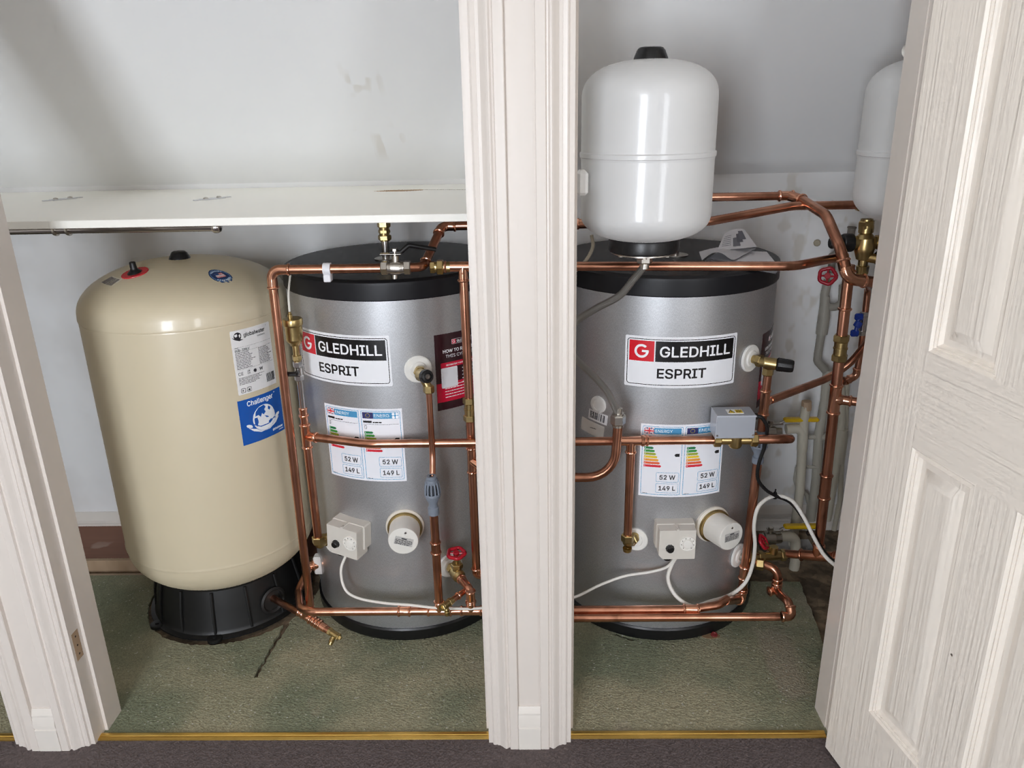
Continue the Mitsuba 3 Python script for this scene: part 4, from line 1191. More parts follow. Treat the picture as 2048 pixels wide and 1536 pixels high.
def tundish(p0, h, lab, s=1.0):
    k = thing('tundish', lab, 'tundish')
    p0 = np.asarray(p0, float)
    body = lathe([(0, 0.008), (0, 0.0145 * s), (h * 0.18, 0.0145 * s), (h * 0.20, 0.0115 * s), (h * 0.30, 0.0115 * s), (h * 0.48, 0.0205 * s), (h * 0.52, 0.0215 * s), (h * 0.56, 0.0200 * s)], p0, Z_, 24)
    part(k, 'cup', body, 'matte', 30, color=(118, 126, 138))
    for i in range(12):
        a = i / 12 * 2 * PI
        e = V3(math.cos(a), math.sin(a), 0)
        part(k, 'rib', tube([p0 + e * 0.0192 * s + Z_ * h * 0.55, p0 + e * 0.0185 * s + Z_ * h * 0.70, p0 + e * 0.0150 * s + Z_ * h * 0.86], 0.0025 * s, 6), 'matte', color=(118, 126, 138))
    part(k, 'inner_funnel', lathe([(h * 0.55, 0.0155 * s), (h * 0.85, 0.0125 * s), (h * 0.85, 0)], p0, Z_, 20), 'matte', color=(50, 54, 60))
    part(k, 'neck', lathe([(h * 0.80, 0.0150 * s), (h * 0.84, 0.0168 * s), (h * 0.92, 0.0155 * s), (h * 0.93, 0.0125 * s), (h * 1.0, 0.0125 * s), (h * 1.0, 0.006)], p0, Z_, 24), 'matte', color=(118, 126, 138))
    return k


tundish(V3(xF - 0.001, YF, zV2), zU - zV2 + 0.006, 'grey plastic tundish on the discharge pipe in front of the left cylinder')
zB = at(870, 1222, YF)[2]
zc = at(866, 1095, YF)[2]
k = pipe('copper discharge pipe from the tundish down to the floor level pipe, left cylinder', [V3(xF - 0.001, YF, zV2 + 0.004), V3(xF - 0.001, YF, zB + 0.03)], r22)
part(k, 'coupling', coupling(V3(xF - 0.001, YF, zc - 0.019), V3(xF - 0.001, YF, zc + 0.019), r22), 'copper')

# low pipe along the front of both cylinders
p, d, t = radial(C1, math.radians(-63.5), 0.150)
jx = at(600, 1195, 1.835)
k = pipe('copper pipe looping from the left cylinder foot and running low along the front', [p + d * 0.03, p + d * 0.035 + V3(-0.012, -0.08, -0.03), V3(jx[0], 1.83, zB - 0.012), V3(jx[0] + 0.035, YF, zB), V3(at(1385, 1214, YF)[0], YF, zB), V3(at(1440, 1208, YF)[0], YF + 0.012, zB + 0.004), V3(at(1462, 1206, YF)[0], YF + 0.03, zB + 0.012)], r22, 0.05)
for a, b in ((795, 822), (1365, 1398)):
    part(k, 'coupling', coupling(V3(at(a, 1222, YF)[0], YF, zB), V3(at(b, 1222, YF)[0], YF, zB), r22), 'copper_bright')
part(k, 'tee', tee(V3(xF - 0.001, YF, zB), X_, Z_, 0.034, 0.032, r22), 'copper_bright')
xH = at(942, 1215, YF)[0]
part(k, 'tee', tee(V3(xH, YF, zB), X_, Z_, 0.030, 0.030, r22), 'copper_bright')
part(k, 'port_fitting', cat(cyl(p - d * 0.006, p + d * 0.035, 0.0135, 18, 0.002), bead(p + d * 0.02, d, 0.014)), 'copper_bright')
part(k, 'white_collar', bx(p + d * 0.002 + [-0.014, -0.014, -0.03], p + d * 0.002 + [0.02, 0.016, 0.03], 0.004), 'matte', 25, color=(205, 203, 200))

# second riser of the left cylinder, right of the relief valve
XG, YG = -0.155, 1.862
zG = zA
g0 = V3(at(884, 540, YG)[0], YG, zG)
k = thing('copper_pipe', 'copper pipe with a tee descending at the right edge of the left doorway', 'pipe')
part(k, 'blanking_nut', cat(hexnut(g0 - X_ * 0.028, X_, 0.0150, 0.012), hexnut(g0 - X_ * 0.012, X_, 0.0185, 0.016), cyl(g0 - X_ * 0.02, g0 + X_ * 0.02, 0.013, 18)), 'brass', 20)
part(k, 'tee', tee(V3(at(926, 540, YG)[0], YG, zG), X_, -Z_, 0.046, 0.036, r22), 'copper_bright')
xg = at(926, 540, YG)[0]
xi = at(1590, 536, YG)[0]
kk = pipe('long level copper pipe over the front of the right cylinder lid', [V3(xg + 0.04, YG, zG), V3(xi, YG, at(1300, 537, YG)[2]), at(1690, 512, 2.0)], r22, 0.09)
zz = [at(930, v, YG)[2] for v in (795, 842, 895, 945)]
part(k, 'tube', tube([V3(xg, YG, zG - 0.03), V3(xg + 0.002, YG, zz[0] - 0.01)], r22, 18), 'copper')
part(k, 'compression_joint', compression(V3(xg + 0.002, YG, zz[1]), V3(xg + 0.002, YG, zz[0]), r22), 'brass', 25)
part(k, 'tube', tube([V3(xg + 0.002, YG, zz[1] + 0.01), V3(xg + 0.003, YG, at(953, 1142, YG)[2])], r22, 18), 'copper')
bd = nz(V3(0.75, -0.55, -0.35))
tg = V3(xg + 0.003, YG, (zz[2] + zz[3]) / 2)
part(k, 'tee', tee(tg, Z_, bd, 0.038, 0.036, r22), 'copper_bright')
# from that tee behind the post and up to the braided hose
u1 = V3(at(1150, 955, 1.80)[0], 1.80, at(1150, 955, 1.80)[2])
hx_ = at(1235, 882, 1.795)
k2 = pipe('copper pipe sweeping up from behind the middle post to the braided hose', [tg + bd * 0.03, V3(-0.03, 1.80, u1[2] + 0.003), V3(hx_[0] - 0.006, 1.797, u1[2]), V3(hx_[0], 1.795, at(1234, 850, 1.795)[2])], r22 * 1.04, 0.085)
zl = at(953, 1142, YG)[2]
part(k, 'elbow', elbow(V3(xg + 0.003, YG, zl + 0.05), V3(xg + 0.003, YG, zl - 0.015), V3(xg + 0.05, YG + 0.02, zl - 0.015), r22, 0.02, 0.026), 'copper_bright')

# drain branch with the red wheel on the left cylinder
p, d, t = radial(C1, math.radians(28.3), 0.225)
k = thing('gate_valve', 'brass gate valve with red wheel low on the left cylinder', 'valve')
g1 = p + d * 0.052
part(k, 'body', cat(cyl(p, g1, 0.0125, 20), hexnut(p + d * 0.012, d, 0.0175, 0.016), lathe([(-0.022, 0.012), (-0.014, 0.018), (0.014, 0.018), (0.022, 0.012)], g1, d, 24), cyl(g1, g1 + Z_ * 0.038, 0.0125, 18), hexnut(g1 + Z_ * 0.020, Z_, 0.017, 0.014)), 'brass', 25)
part(k, 'stem', cyl(g1 + Z_ * 0.034, g1 + Z_ * 0.058, 0.005, 12), 'brass')
wp = at(915, 1108, g1[1] - 0.004)
part(k, 'wheel', handwheel(V3(g1[0], g1[1], max(wp[2], g1[2] + 0.05)), V3(0, -0.12, 1), 0.0225), 'gloss', color=(176, 22, 40), label='red hand wheel')
h0 = g1 + d * 0.020
h1 = at(938, 1160, YF + 0.004)
k = pipe('short copper elbow pipe from the red-wheeled valve to the floor level pipe, left cupboard', [h0, h0 + d * 0.02, V3(xH, YF + 0.004, h0[2] - 0.006), V3(xH, YF, zB + 0.02)], r22 * 1.02, 0.04)
part(k, 'collar', bead(h0 + d * 0.008, d, r22 * 1.06), 'copper_bright')
part(k, 'coupling', coupling(V3(xH, YF, zB + 0.028), V3(xH, YF, zB + 0.066), r22), 'copper_bright')


def drain_cock(p0, dirn, lab, out):
    k = thing('drain_cock', lab, 'drain cock')
    dirn = nz(dirn)
    p0 = np.asarray(p0, float)
    part(k, 'body', cat(cyl(p0, p0 + dirn * 0.040, 0.0095, 16, 0.001), hexnut(p0 + dirn * 0.008, dirn, 0.0115, 0.010), cyl(p0 + dirn * 0.036, p0 + dirn * 0.052, 0.0065, 4), hexnut(p0 + dirn * 0.040, dirn, 0.0105, 0.006)), 'brass', 25)
    o = nz(out)
    s = p0 + dirn * 0.028
    part(k, 'spout', lathe([(0, 0), (0, 0.0065), (0.012, 0.0065), (0.014, 0.0080), (0.018, 0.0068), (0.020, 0.0078), (0.026, 0.0062), (0.030, 0.0062), (0.030, 0.0042), (0.02, 0.0042), (0.02, 0)], s, o, 18), 'brass')
    return k


d0, d1 = at(932, 1180, YF + 0.02), at(905, 1200, YF - 0.03)
k = pipe('very short copper branch carrying the drain cock under the red-wheeled valve', [V3(xH, YF + 0.006, d0[2] + 0.006), d0, d1], r15, 0.02)
part(k, 'collar', bead(d0 * 0.4 + d1 * 0.6, d1 - d0, r15 * 1.1), 'copper_bright')
drain_cock(d1, d1 - d0, 'brass drain cock under the red-wheeled valve, left cupboard', V3(0.12, -0.2, -1))

# pipe leaving the tank base, with tee and drain cock on the carpet
t0 = at(545, 1196, 1.985)
t1 = at(618, 1236, 1.862)
t2 = at(657, 1261, 1.835)
k = pipe('copper pipe leaving the black tank base and ending in a drain cock above the carpet', [t0, t0 + 0.3 * (t1 - t0) + V3(0, 0, 0.0), t1, t2], r22 * 0.92, 0.03)
dd = nz(t2 - t1)
for f, rr in ((-0.035, 1.0), (-0.022, 1.0)):
    part(k, 'collar', bead(t1 + dd * f, dd, r22 * rr), 'copper_bright')
part(k, 'coupling', cat(cyl(t1 - dd * 0.035, t2 - dd * 0.01, 0.0118, 18, 0.001), *[bead(t1 + dd * f, dd, 0.0125) for f in (0.006, 0.018, 0.028, 0.038)]), 'copper_bright')
part(k, 'branch', cyl(t1 - dd * 0.012, V3(a0[0], a0[1], a0[2]), 0.0122, 18), 'copper')
drain_cock(t2 - dd * 0.008, dd, 'brass drain cock on the pipe from the tank base, resting above the carpet', V3(-0.35, -0.6, -0.8))

# ================================================================ right doorway
# vessel hose: nut under the vessel, braided hose looping behind the post, nut on the copper pipe
hs = V3(VX + 0.003, VY, 1.1325)
k = thing('braided_hose', 'braided steel hose looping from under the hanging vessel down to the copper bend', 'hose')
part(k, 'nut', cat(hexnut(hs - Z_ * 0.024, Z_, 0.0175, 0.020), cyl(hs - Z_ * 0.006, hs, 0.010, 16), cyl(hs - Z_ * 0.036, hs - Z_ * 0.022, 0.0105, 16)), 'nickel', 25, label='nickel union nut')
hb = V3(hx_[0], 1.795, at(1233, 838, 1.795)[2])
hp = [hs - Z_ * 0.030, at(1266, 560, 1.755), at(1238, 592, 1.76), at(1190, 618, 1.762), at(1150, 645, 1.764), at(1128, 682, 1.768), at(1150, 716, 1.775), at(1183, 748, 1.782), at(1212, 780, 1.788), at(1227, 808, 1.793), hb + Z_ * 0.012]
m, uv = tube(spl(hp, 10), 0.0085, 14, False, True)
part(k, 'hose', m, 'braid', uv=uv)
part(k, 'crimp', cyl(hb + Z_ * 0.008, hb + Z_ * 0.030, 0.0098, 18, 0.001), 'nickel')
part(k, 'nut', cat(hexnut(hb - Z_ * 0.014, Z_, 0.0190, 0.026), cyl(hb - Z_ * 0.02, hb + Z_ * 0.016, 0.0145, 18)), 'nickel', 25)

# outlet of the right lid, behind the vessel, to the upper right
YJ = 2.15
jz = at(1500, 393, YJ)[2]
jl = V3(at(1350, 508, YJ)[0], YJ, 1.0515)
k = thing('lid_riser', 'riser from the right cylinder lid turning into the upper level copper pipe', 'pipe')
part(k, 'base_washer', lathe([(0, 0), (0, 0.036), (0.002, 0.036), (0.003, 0.032), (0.003, 0)], jl, Z_, 32), 'nickel')
part(k, 'stub_tube', cyl(jl, jl + Z_ * 0.07, 0.0115, 20), 'chrome')
j1 = V3(at(1585, 393, YJ)[0], YJ, jz)
part(k, 'tube', tube(fil([jl + Z_ * 0.06, V3(jl[0], YJ, jz), j1 - X_ * 0.02], 0.035), r22, 18), 'copper')
part(k, 'coupling', coupling(V3(at(1556, 393, YJ)[0], YJ, jz), V3(at(1588, 393, YJ)[0], YJ, jz), r22 * 1.02), 'copper_bright')
kp = [at(1600, 398, 2.13), at(1652, 430, 1.99), at(1680, 495, 1.885), at(1694, 546, 1.855)]
k = pipe('thicker copper pipe curving down from the upper pipe in front of the right wall', [j1 - X_ * 0.01, kp[0], kp[1], kp[2], kp[3] + 0.012 * nz(kp[2] - kp[3])], r28, 0.09)
part(k, 'collar', bead(kp[0] + 0.010 * nz(kp[1] - kp[0]), kp[1] - kp[0], r28 * 1.06), 'copper_bright')
e_ = [kp[3] + 0.05 * nz(kp[2] - kp[3]), kp[3] - V3(-0.002, 0, 0.014), V3(at(1752, 565, 1.87)[0], 1.87, at(1752, 565, 1.87)[2])]
part(k, 'elbow', elbow(e_[0], e_[1], e_[2], r28, 0.034, 0.048), 'copper_bright')
part(k, 'stub_tube', cyl(e_[1] + 0.04 * nz(e_[2] - e_[1]), e_[2], r28, 18), 'copper')
part(k, 'union_nut', cat(hexnut(e_[2] - X_ * 0.004, nz(e_[2] - e_[1]), 0.021, 0.024), cyl(e_[2], e_[2] + 0.05 * nz(e_[2] - e_[1]), 0.015, 18), cyl(e_[2], V3(1.129, e_[2][1] + 0.03, e_[2][2]), 0.012, 18)), 'nickel', 25)

# mixing valve with black knobs
YM = 1.97
k = thing('mixing_valve', 'brass mixing valve cluster with black knobs, below the half hidden white vessel', 'valve')
mt, mb = at(1734, 438, YM), at(1724, 548, YM)
ax = nz(mb - mt)
ln = np.linalg.norm(mb - mt)
part(k, 'body', cat(lathe([(0, 0), (0, 0.0145), (ln * 0.10, 0.0145), (ln * 0.11, 0.018), (ln * 0.24, 0.018), (ln * 0.25, 0.014), (ln * 0.34, 0.024), (ln * 0.52, 0.026), (ln * 0.60, 0.0225), (ln * 0.72, 0.018), (ln * 0.74, 0.012), (ln * 0.84, 0.012), (ln * 0.85, 0.016), (ln * 1.0, 0.014), (ln, 0)], mt, ax, 28),
                    hexnut(mt + ax * 0.004, ax, 0.0195, 0.020)), 'brass', 25)
m1 = mt + ax * ln * 0.42
part(k, 'side_arm', cat(cyl(m1, m1 + X_ * 0.052, 0.014, 20), hexnut(m1 + X_ * 0.026, X_, 0.019, 0.016), cyl(m1 - X_ * 0.012, m1 - X_ * 0.034, 0.0165, 20)), 'brass', 25)
part(k, 'side_tube', cyl(m1 + X_ * 0.04, m1 + X_ * 0.13, 0.0125, 18), 'copper')
part(k, 'side_collar', bead(m1 + X_ * 0.058, X_, 0.0135), 'copper_bright')
part(k, 'knob', lathe([(0, 0), (0, 0.021), (0.004, 0.023), (0.022, 0.023), (0.026, 0.021), (0.026, 0.012), (0.036, 0.012), (0.036, 0)], m1 - X_ * 0.030, -X_, 20), 'black_plastic', 30)
kx = at(1667, 489, YM)
part(k, 'knob', lathe([(0, 0), (0, 0.014), (0.016, 0.0145), (0.020, 0.012), (0.020, 0)], V3(kx[0] + 0.010, YM, m1[2]), -X_, 18), 'black_plastic', 30)
m2 = at(1752, 518, YM - 0.02)
part(k, 'filter_cup', lathe([(0, 0), (0, 0.016), (0.004, 0.0185), (0.06, 0.0195), (0.066, 0.014), (0.066, 0)], m2, V3(1, 0, 0.12), 20), 'black_plastic', 30)
part(k, 'filter_arm', tube([mt + ax * ln * 0.68, m2 + V3(0.004, 0, 0)], 0.012, 14), 'brass')
b_ = at(1770, 540, YM - 0.02)
part(k, 'blue_cap', bx(b_ + [-0.018, -0.014, -0.013], b_ + [0.04, 0.014, 0.013], 0.003), 'gloss', 25, color=(20, 70, 150), label='blue plastic cap')

# thick vertical pipe in front of the right wall
YN = 1.90
XN = lambda z: 0.784 + (1.0 - z) * 0.016
nzv = lambda x, y: at(x, y, YN)[2]
NP = lambda z: V3(XN(z), YN, z)
zt, z1, z2, z3, z4, z5 = nzv(1697, 530), nzv(1683, 670), nzv(1677, 722), nzv(1670, 768), nzv(1664, 828), nzv(1638, 1108)
k = thing('copper_pipe', 'thick upright copper pipe with a brass joint by the right wall', 'pipe')
part(k, 'tube', tube([NP(zt), NP(z1 - 0.01)], r28, 18), 'copper')
part(k, 'collar', bead(NP(nzv(1686, 618)), Z_, r28 * 1.06), 'copper_bright')
part(k, 'collar', bead(NP(zt - 0.015), Z_, r28 * 1.1), 'copper_bright')
part(k, 'compression_joint', cat(compression(NP(z2), NP(z1), r28 * 1.02)), 'brass', 25)
part(k, 'tube', tube([NP(z2 + 0.01), NP(z5)], r28, 18), 'copper')
tN = NP((z3 + z4) / 2)
dn = nz(V3(0.90, -0.35, -0.02))
part(k, 'tee', tee(tN, Z_, dn, (z3 - z4) / 2, 0.040, r28, r22), 'copper_bright')
part(k, 'branch_tube', cyl(tN + dn * 0.03, tN + dn * 0.066, r22, 18), 'copper')
part(k, 'chrome_cap', cat(hexnut(tN + dn * 0.062, dn, 0.0215, 0.020), lathe([(0, 0), (0, 0.016), (0.018, 0.015), (0.022, 0.010), (0.028, 0.010), (0.03, 0.006), (0.03, 0)], tN + dn * 0.080, dn, 20)), 'chrome', 25)
part(k, 'coupling', coupling(NP(nzv(1645, 998)), NP(nzv(1652, 948)), r28), 'copper')
part(k, 'collar', bead(NP(nzv(1636, 1090)), Z_, r28 * 1.06), 'copper_bright')
# low pipe from the right cylinder to that pipe
r0, r1, r2 = at(1536, 1105, 1.985), NP(z5) - Z_ * 0.006, None
r2 = r1 + V3(0.085, -0.012, -0.004)
dr_ = nz(r1 - r0)
k = pipe('low copper pipe from the red-wheeled valve at the far right to the thick upright pipe', [r0, r1 - dr_ * 0.02], r22 * 1.05)
part(k, 'tee', cat(tee(r1, dr_, Z_, 0.05, 0.034, r28), bead(r1 - dr_ * 0.046, dr_, r28 * 1.12)), 'copper')
part(k, 'tube', tube([r1 + dr_ * 0.04, r1 + dr_ * 0.11, V3(1.129, (r1 + dr_ * 0.3)[1], r1[2])], r28 * 0.95, 18), 'copper')
part(k, 'collar', bead(r1 + dr_ * 0.062, dr_, r28 * 1.1), 'copper_bright')

# relief valve, tundish and discharge pipe on the right cylinder
YP = 1.925
XP = lambda z: 0.606 + (z - 0.2) * 0.022
PP = lambda z: V3(XP(z), YP, z)
pz = lambda x, y: at(x, y, YP)[2]
kr, qv = relief(C2, 39.0, 0.821, V3(0.95, -0.30, -0.06), 'brass relief valve with black knob at the right of the right cylinder', 0.040, 0.046)
zq = pz(1536, 762)
part(kr, 'outlet', cat(tube([qv, V3(XP(zq), YP, qv[2] - 0.02)], 0.0115, 16), hexnut(V3(XP(zq), YP, qv[2] - 0.044), Z_, 0.0150, 0.022), cyl(V3(XP(zq), YP, qv[2] - 0.03), V3(XP(zq), YP, qv[2]), 0.0115, 16)), 'brass', 25)
zq = qv[2] - 0.045
za, zb_, ztu0, ztu1 = pz(1533, 776), pz(1526, 828), pz(1520, 868), pz(1512, 925)
k = thing('copper_pipe', 'copper discharge pipe down the right flank of the right cylinder', 'pipe')
part(k, 'tube', tube([PP(zq + 0.005), PP(za - 0.01)], r22 * 0.95, 18), 'copper')
tO = PP((za + zb_) / 2 - 0.004)
do = nz(at(1650, 757, 2.16) - at(1552, 795, 1.965))
part(k, 'tee', tee(tO, Z_, do, (za - zb_) / 2, 0.036, r22, r15), 'copper_bright')
part(k, 'tube', tube([PP(zb_ + 0.01), PP(ztu0)], r22 * 0.95, 18), 'copper')
tundish(PP(ztu1), ztu0 - ztu1 + 0.01, 'grey plastic tundish partly behind the black cable at the right cylinder', 1.05)
zp0, zc1, zc2, ze = ztu1 + 0.004, pz(1490, 1131), pz(1482, 1178), pz(1478, 1196)
k2 = thing('copper_pipe', 'copper pipe from the right tundish down to the low front pipe', 'pipe')
part(k2, 'tube', tube([PP(zp0), PP(ze + 0.02)], r22 * 1.08, 18), 'copper')
part(k2, 'coupling', coupling(PP(pz(1484, 1158)), PP(zc1), r22 * 1.1), 'copper_bright')
part(k2, 'collar', bead(PP(zc2), Z_, r22 * 1.15), 'copper_bright')
zB2 = zB + 0.010
fe = V3(at(1455, 1207, YF)[0], YF + 0.022, zB2)
part(k2, 'elbow', elbow(PP(zc2 - 0.001), V3(XP(0.12), YP, zc2 - 0.035), fe, r22 * 1.08, 0.028, 0.03), 'copper_bright')
part(k2, 'tube', tube([V3(XP(0.12), YP, zc2 - 0.035) * 0.8 + fe * 0.2, fe], r22 * 1.05, 18), 'copper')
# thin pipe from that tee up behind the thick pipe
o1, o2, o3 = at(1655, 757, 2.13), at(1700, 728, 2.13), at(1728, 700, 2.10)
o4 = V3(o3[0] + 0.018, 2.07, at(1744, 585, 2.07)[2])
k = pipe('thin copper pipe rising from the discharge tee and curving up behind the thick pipe', [tO + do * 0.03, o1, o2, o3 + V3(0.012, 0, 0.03), o4], r15 * 1.35, 0.12)
# second thin pipe with a blue-handled isolating valve
YO = 2.20
q0, q1_, q2, q3 = at(1734, 590, YO), at(1722, 700, YO), at(1712, 752, YO), at(1690, 762, YO)
k = pipe('thin copper pipe with a blue-handled valve ending in a small elbow near the right wall', [mb - V3(0, 0, 0.004), q0 + V3(0, 0, 0.02), q1_, q2, q3 + V3(0, -0.01, 0)], r15 * 1.15, 0.03)
part(k, 'elbow', elbow(q1_, q2, q3, r15 * 1.3, 0.018, 0.024), 'copper_bright')
part(k, 'end_cap', lathe([(0, 0), (0, 0.011), (0.004, 0.013), (0.012, 0.0125), (0.012, 0.0085), (0.008, 0.008), (0.008, 0)], q3 + V3(0.004, 0, 0), V3(-1, -0.35, 0.1), 20), 'copper_bright')
k = thing('isolating_valve', 'small chrome valve with a blue butterfly handle by the right wall', 'valve')
c = at(1727, 646, YO)
part(k, 'body', cat(cyl(c - Z_ * 0.034, c + Z_ * 0.034, 0.0105, 18), hexnut(c + Z_ * 0.020, Z_, 0.0145, 0.014), hexnut(c - Z_ * 0.036, Z_, 0.0145, 0.014), cyl(c, c + V3(-0.022, -0.018, 0), 0.005, 12)), 'chrome', 25)
hb_ = c + V3(-0.024, -0.02, 0.002)
part(k, 'butterfly_handle', cat(cyl(hb_ - V3(0.004, 0, 0.008), hb_ + V3(0.004, 0, 0.008), 0.011, 14, 0.002), bx(hb_ + [-0.012, -0.006, 0.012], hb_ + [0.012, 0.006, 0.032], 0.004), bx(hb_ + [-0.018, -0.006, -0.036], hb_ + [0.006, 0.006, -0.016], 0.004), tube([hb_ - Z_ * 0.03 - X_ * 0.004, hb_ + Z_ * 0.025], 0.006, 8)), 'gloss', 25, color=(22, 52, 140))

# inlet set at the foot of the right cylinder
p, d, t = radial(C2, math.radians(44.0), 0.224)
k = thing('gate_valve', 'brass gate valve with red wheel at the foot of the right cylinder', 'valve')
ax = nz(V3(1, 0.16, -0.02))
q_ = p + d * 0.022
g1 = q_ + ax * 0.085
part(k, 'body', cat(cyl(p, q_ + d * 0.006, 0.0105, 18), cyl(q_ - ax * 0.006, g1 + ax * 0.035, 0.0130, 20), hexnut(q_ + ax * 0.040, ax, 0.0172, 0.016), cyl(g1, g1 + Z_ * 0.030, 0.0115, 16), hexnut(g1 + ax * 0.022, ax, 0.0172, 0.016)), 'brass', 25)
part(k, 'spigot', cyl(p + d * 0.006, q_ + d * 0.010, 0.0125, 18, 0.001), 'nickel')
wp = at(1527, 1084, g1[1])
part(k, 'wheel', handwheel(V3(wp[0], g1[1], wp[2]), nz(V3(0.65, -0.35, 0.55)), 0.0190), 'gloss', color=(170, 20, 38), label='red hand wheel')
part(k, 'stem', cyl(g1 + Z_ * 0.01, V3(wp[0], g1[1], wp[2]), 0.005, 12), 'brass')
s0 = at(1520, 1126, 1.93)
s1 = at(1556, 1150, 1.90)
s2, s3 = at(1553, 1196, 1.888), at(1556, 1232, 1.835)
zlow = at(1300, 1235, 1.775)[2]
k = pipe('copper pipe bending down from the right cylinder foot with several fittings', [q_ + ax * 0.03 - V3(0, 0, 0.008), s0, V3(s1[0], s1[1], s0[2] - 0.004), V3(s1[0], s1[1], at(1552, 1182, 1.90)[2]), V3(s1[0], 1.80, zlow + 0.028), V3(s1[0] + 0.002, 1.779, zlow + 0.004)], r22 * 1.04, 0.042)
part(k, 'union_nut', hexnut(s0 - X_ * 0.012, nz(V3(1, -0.25, 0)), 0.0185, 0.022), 'brass', False)
for a, b in ((1158, 1166), (1172, 1182)):
    za_, zb1 = at(1552, a, 1.90)[2], at(1552, b, 1.90)[2]
    part(k, 'collar', cat(bead(V3(s1[0], s1[1], za_), Z_, r22 * 1.12), bead(V3(s1[0], s1[1], zb1), Z_, r22 * 1.12), cyl(V3(s1[0], s1[1], za_), V3(s1[0], s1[1], zb1), r22 * 1.14, 16)), 'copper_bright')
part(k, 'side_plug', lathe([(0, 0), (0, 0.011), (0.018, 0.0125), (0.020, 0.0145), (0.023, 0.0135), (0.026, 0.008), (0.026, 0)], V3(s1[0], s1[1], at(1552, 1180, 1.90)[2]), V3(-1, -0.2, -0.1), 20), 'copper_bright')
x0_, x1_ = at(1120, 1238, 1.775)[0], s1[0]
k2 = pipe('lowest copper pipe along the front of the right cylinder, under its twin', [V3(-0.13, YF, zB - 0.0), V3(x0_ - 0.10, YF, zB - 0.001), V3(x0_ + 0.02, 1.775, zlow), V3(x1_ - 0.03, 1.775, zlow)], r22, 0.08)
part(k2, 'elbow', elbow(V3(x1_ - 0.05, 1.775, zlow), V3(x1_ + 0.004, 1.775, zlow), V3(s1[0] + 0.002, 1.80, zlow + 0.03), r22, 0.022, 0.028), 'copper_bright')

# ================================================================ white and grey service pipes at the rear wall
PVC, GPV, CREAMP = (168, 164, 152), (146, 142, 132), (186, 180, 164)


def service(lab, pts, r, col, R=0.03):
    k = thing('service_pipe', lab, 'pipe')
    part(k, 'tube', tube(fil(pts, R), r, 16), 'matte', color=col)
    return k


YS = 2.44
def S(x, y, Y=YS):
    return at(x, y, Y)


k = service('grey painted pipe with a red wheel on top, on the rear wall', [S(1656, 560), S(1649, 590), S(1645, 650), S(1634, 722), S(1652, 742)], 0.0130, GPV, 0.02)
part(k, 'swept_tee', cat(tube([S(1651, 592), S(1648, 632)], [0.013, 0.0185], 16), tube([S(1648, 632), S(1643, 668)], 0.0185, 16), tube(fil([S(1652, 614), S(1672, 614), S(1684, 606), S(1686, 570)], 0.02), 0.0125, 14)), 'matte', color=GPV)
k = thing('hand_wheel', 'red hand wheel high on the rear wall pipe beside the right cylinder', 'hand wheel')
c = S(1655, 552, 2.40)
part(k, 'wheel', handwheel(c, nz(V3(-0.35, -0.85, 0.35)), 0.024), 'gloss', color=(150, 18, 36))
part(k, 'spindle', cyl(c, S(1656, 562), 0.006, 12), 'brass')
service('white plastic pipe running down the rear wall below the grey one', [S(1655, 740), S(1650, 800), S(1637, 872), S(1632, 960), S(1622, 1040)], 0.0150, PVC)
k = service('white plastic pipe in the rear corner with a sleeve', [S(1664, 742, 2.45), S(1680, 760, 2.45), S(1684, 840, 2.45), S(1676, 900, 2.45), S(1668, 960, 2.45), S(1654, 1040, 2.45)], 0.0135, CREAMP)
part(k, 'sleeve', tube([S(1684, 858, 2.45), S(1674, 925, 2.45)], 0.0195, 16), 'matte', color=CREAMP)
service('slim white pipe in the rear corner, nearest the side wall', [S(1694, 760, 2.46), S(1690, 880, 2.46), S(1683, 930, 2.46), S(1680, 1000, 2.46), S(1668, 1060, 2.46)], 0.0085, CREAMP)
k = service('white pipe crossing level between the upright rear pipes', [S(1616, 874), S(1652, 874)], 0.0085, PVC)
part(k, 'union', cyl(S(1640, 874), S(1654, 874), 0.0145, 16, 0.002), 'matte', color=PVC)
YL = 2.36
k = service('cream painted pipe with a brown cap, standing behind the upper yellow lever', [S(1612, 812, YL), S(1608, 842, YL), S(1604, 900, YL), S(1600, 980, YL), S(1590, 1050, YL), S(1585, 1090, YL)], 0.0150, CREAMP)
part(k, 'cap', cat(cyl(S(1613, 802, YL), S(1613, 820, YL), 0.0165, 8, 0.002), cyl(S(1612, 812, YL), S(1610, 838, YL), 0.010, 14)), 'bare_wood', 25)
part(k, 'elbow', tube(fil([S(1572, 858, YL), S(1606, 856, YL), S(1604, 900, YL)], 0.03), 0.0165, 16), 'matte', color=CREAMP)
k2 = service('cream painted pipe bending down into the floor below the lower yellow lever', [S(1562, 1073, 2.24), S(1590, 1072, 2.24), S(1592, 1110, 2.24), S(1582, 1176, 2.24)], 0.0165, CREAMP, 0.03)
service('thin copper pipe end between the rear upright pipes', [S(1612, 934, 2.43), S(1634, 934, 2.43)], 0.0060, PVC)
service('slim white pipe looping beside the thick cream pipe', [S(1594, 935, 2.46), S(1590, 960, 2.46), S(1598, 985, 2.46), S(1612, 985, 2.46), S(1618, 1010, 2.46), S(1612, 1060, 2.46)], 0.0070, PVC)


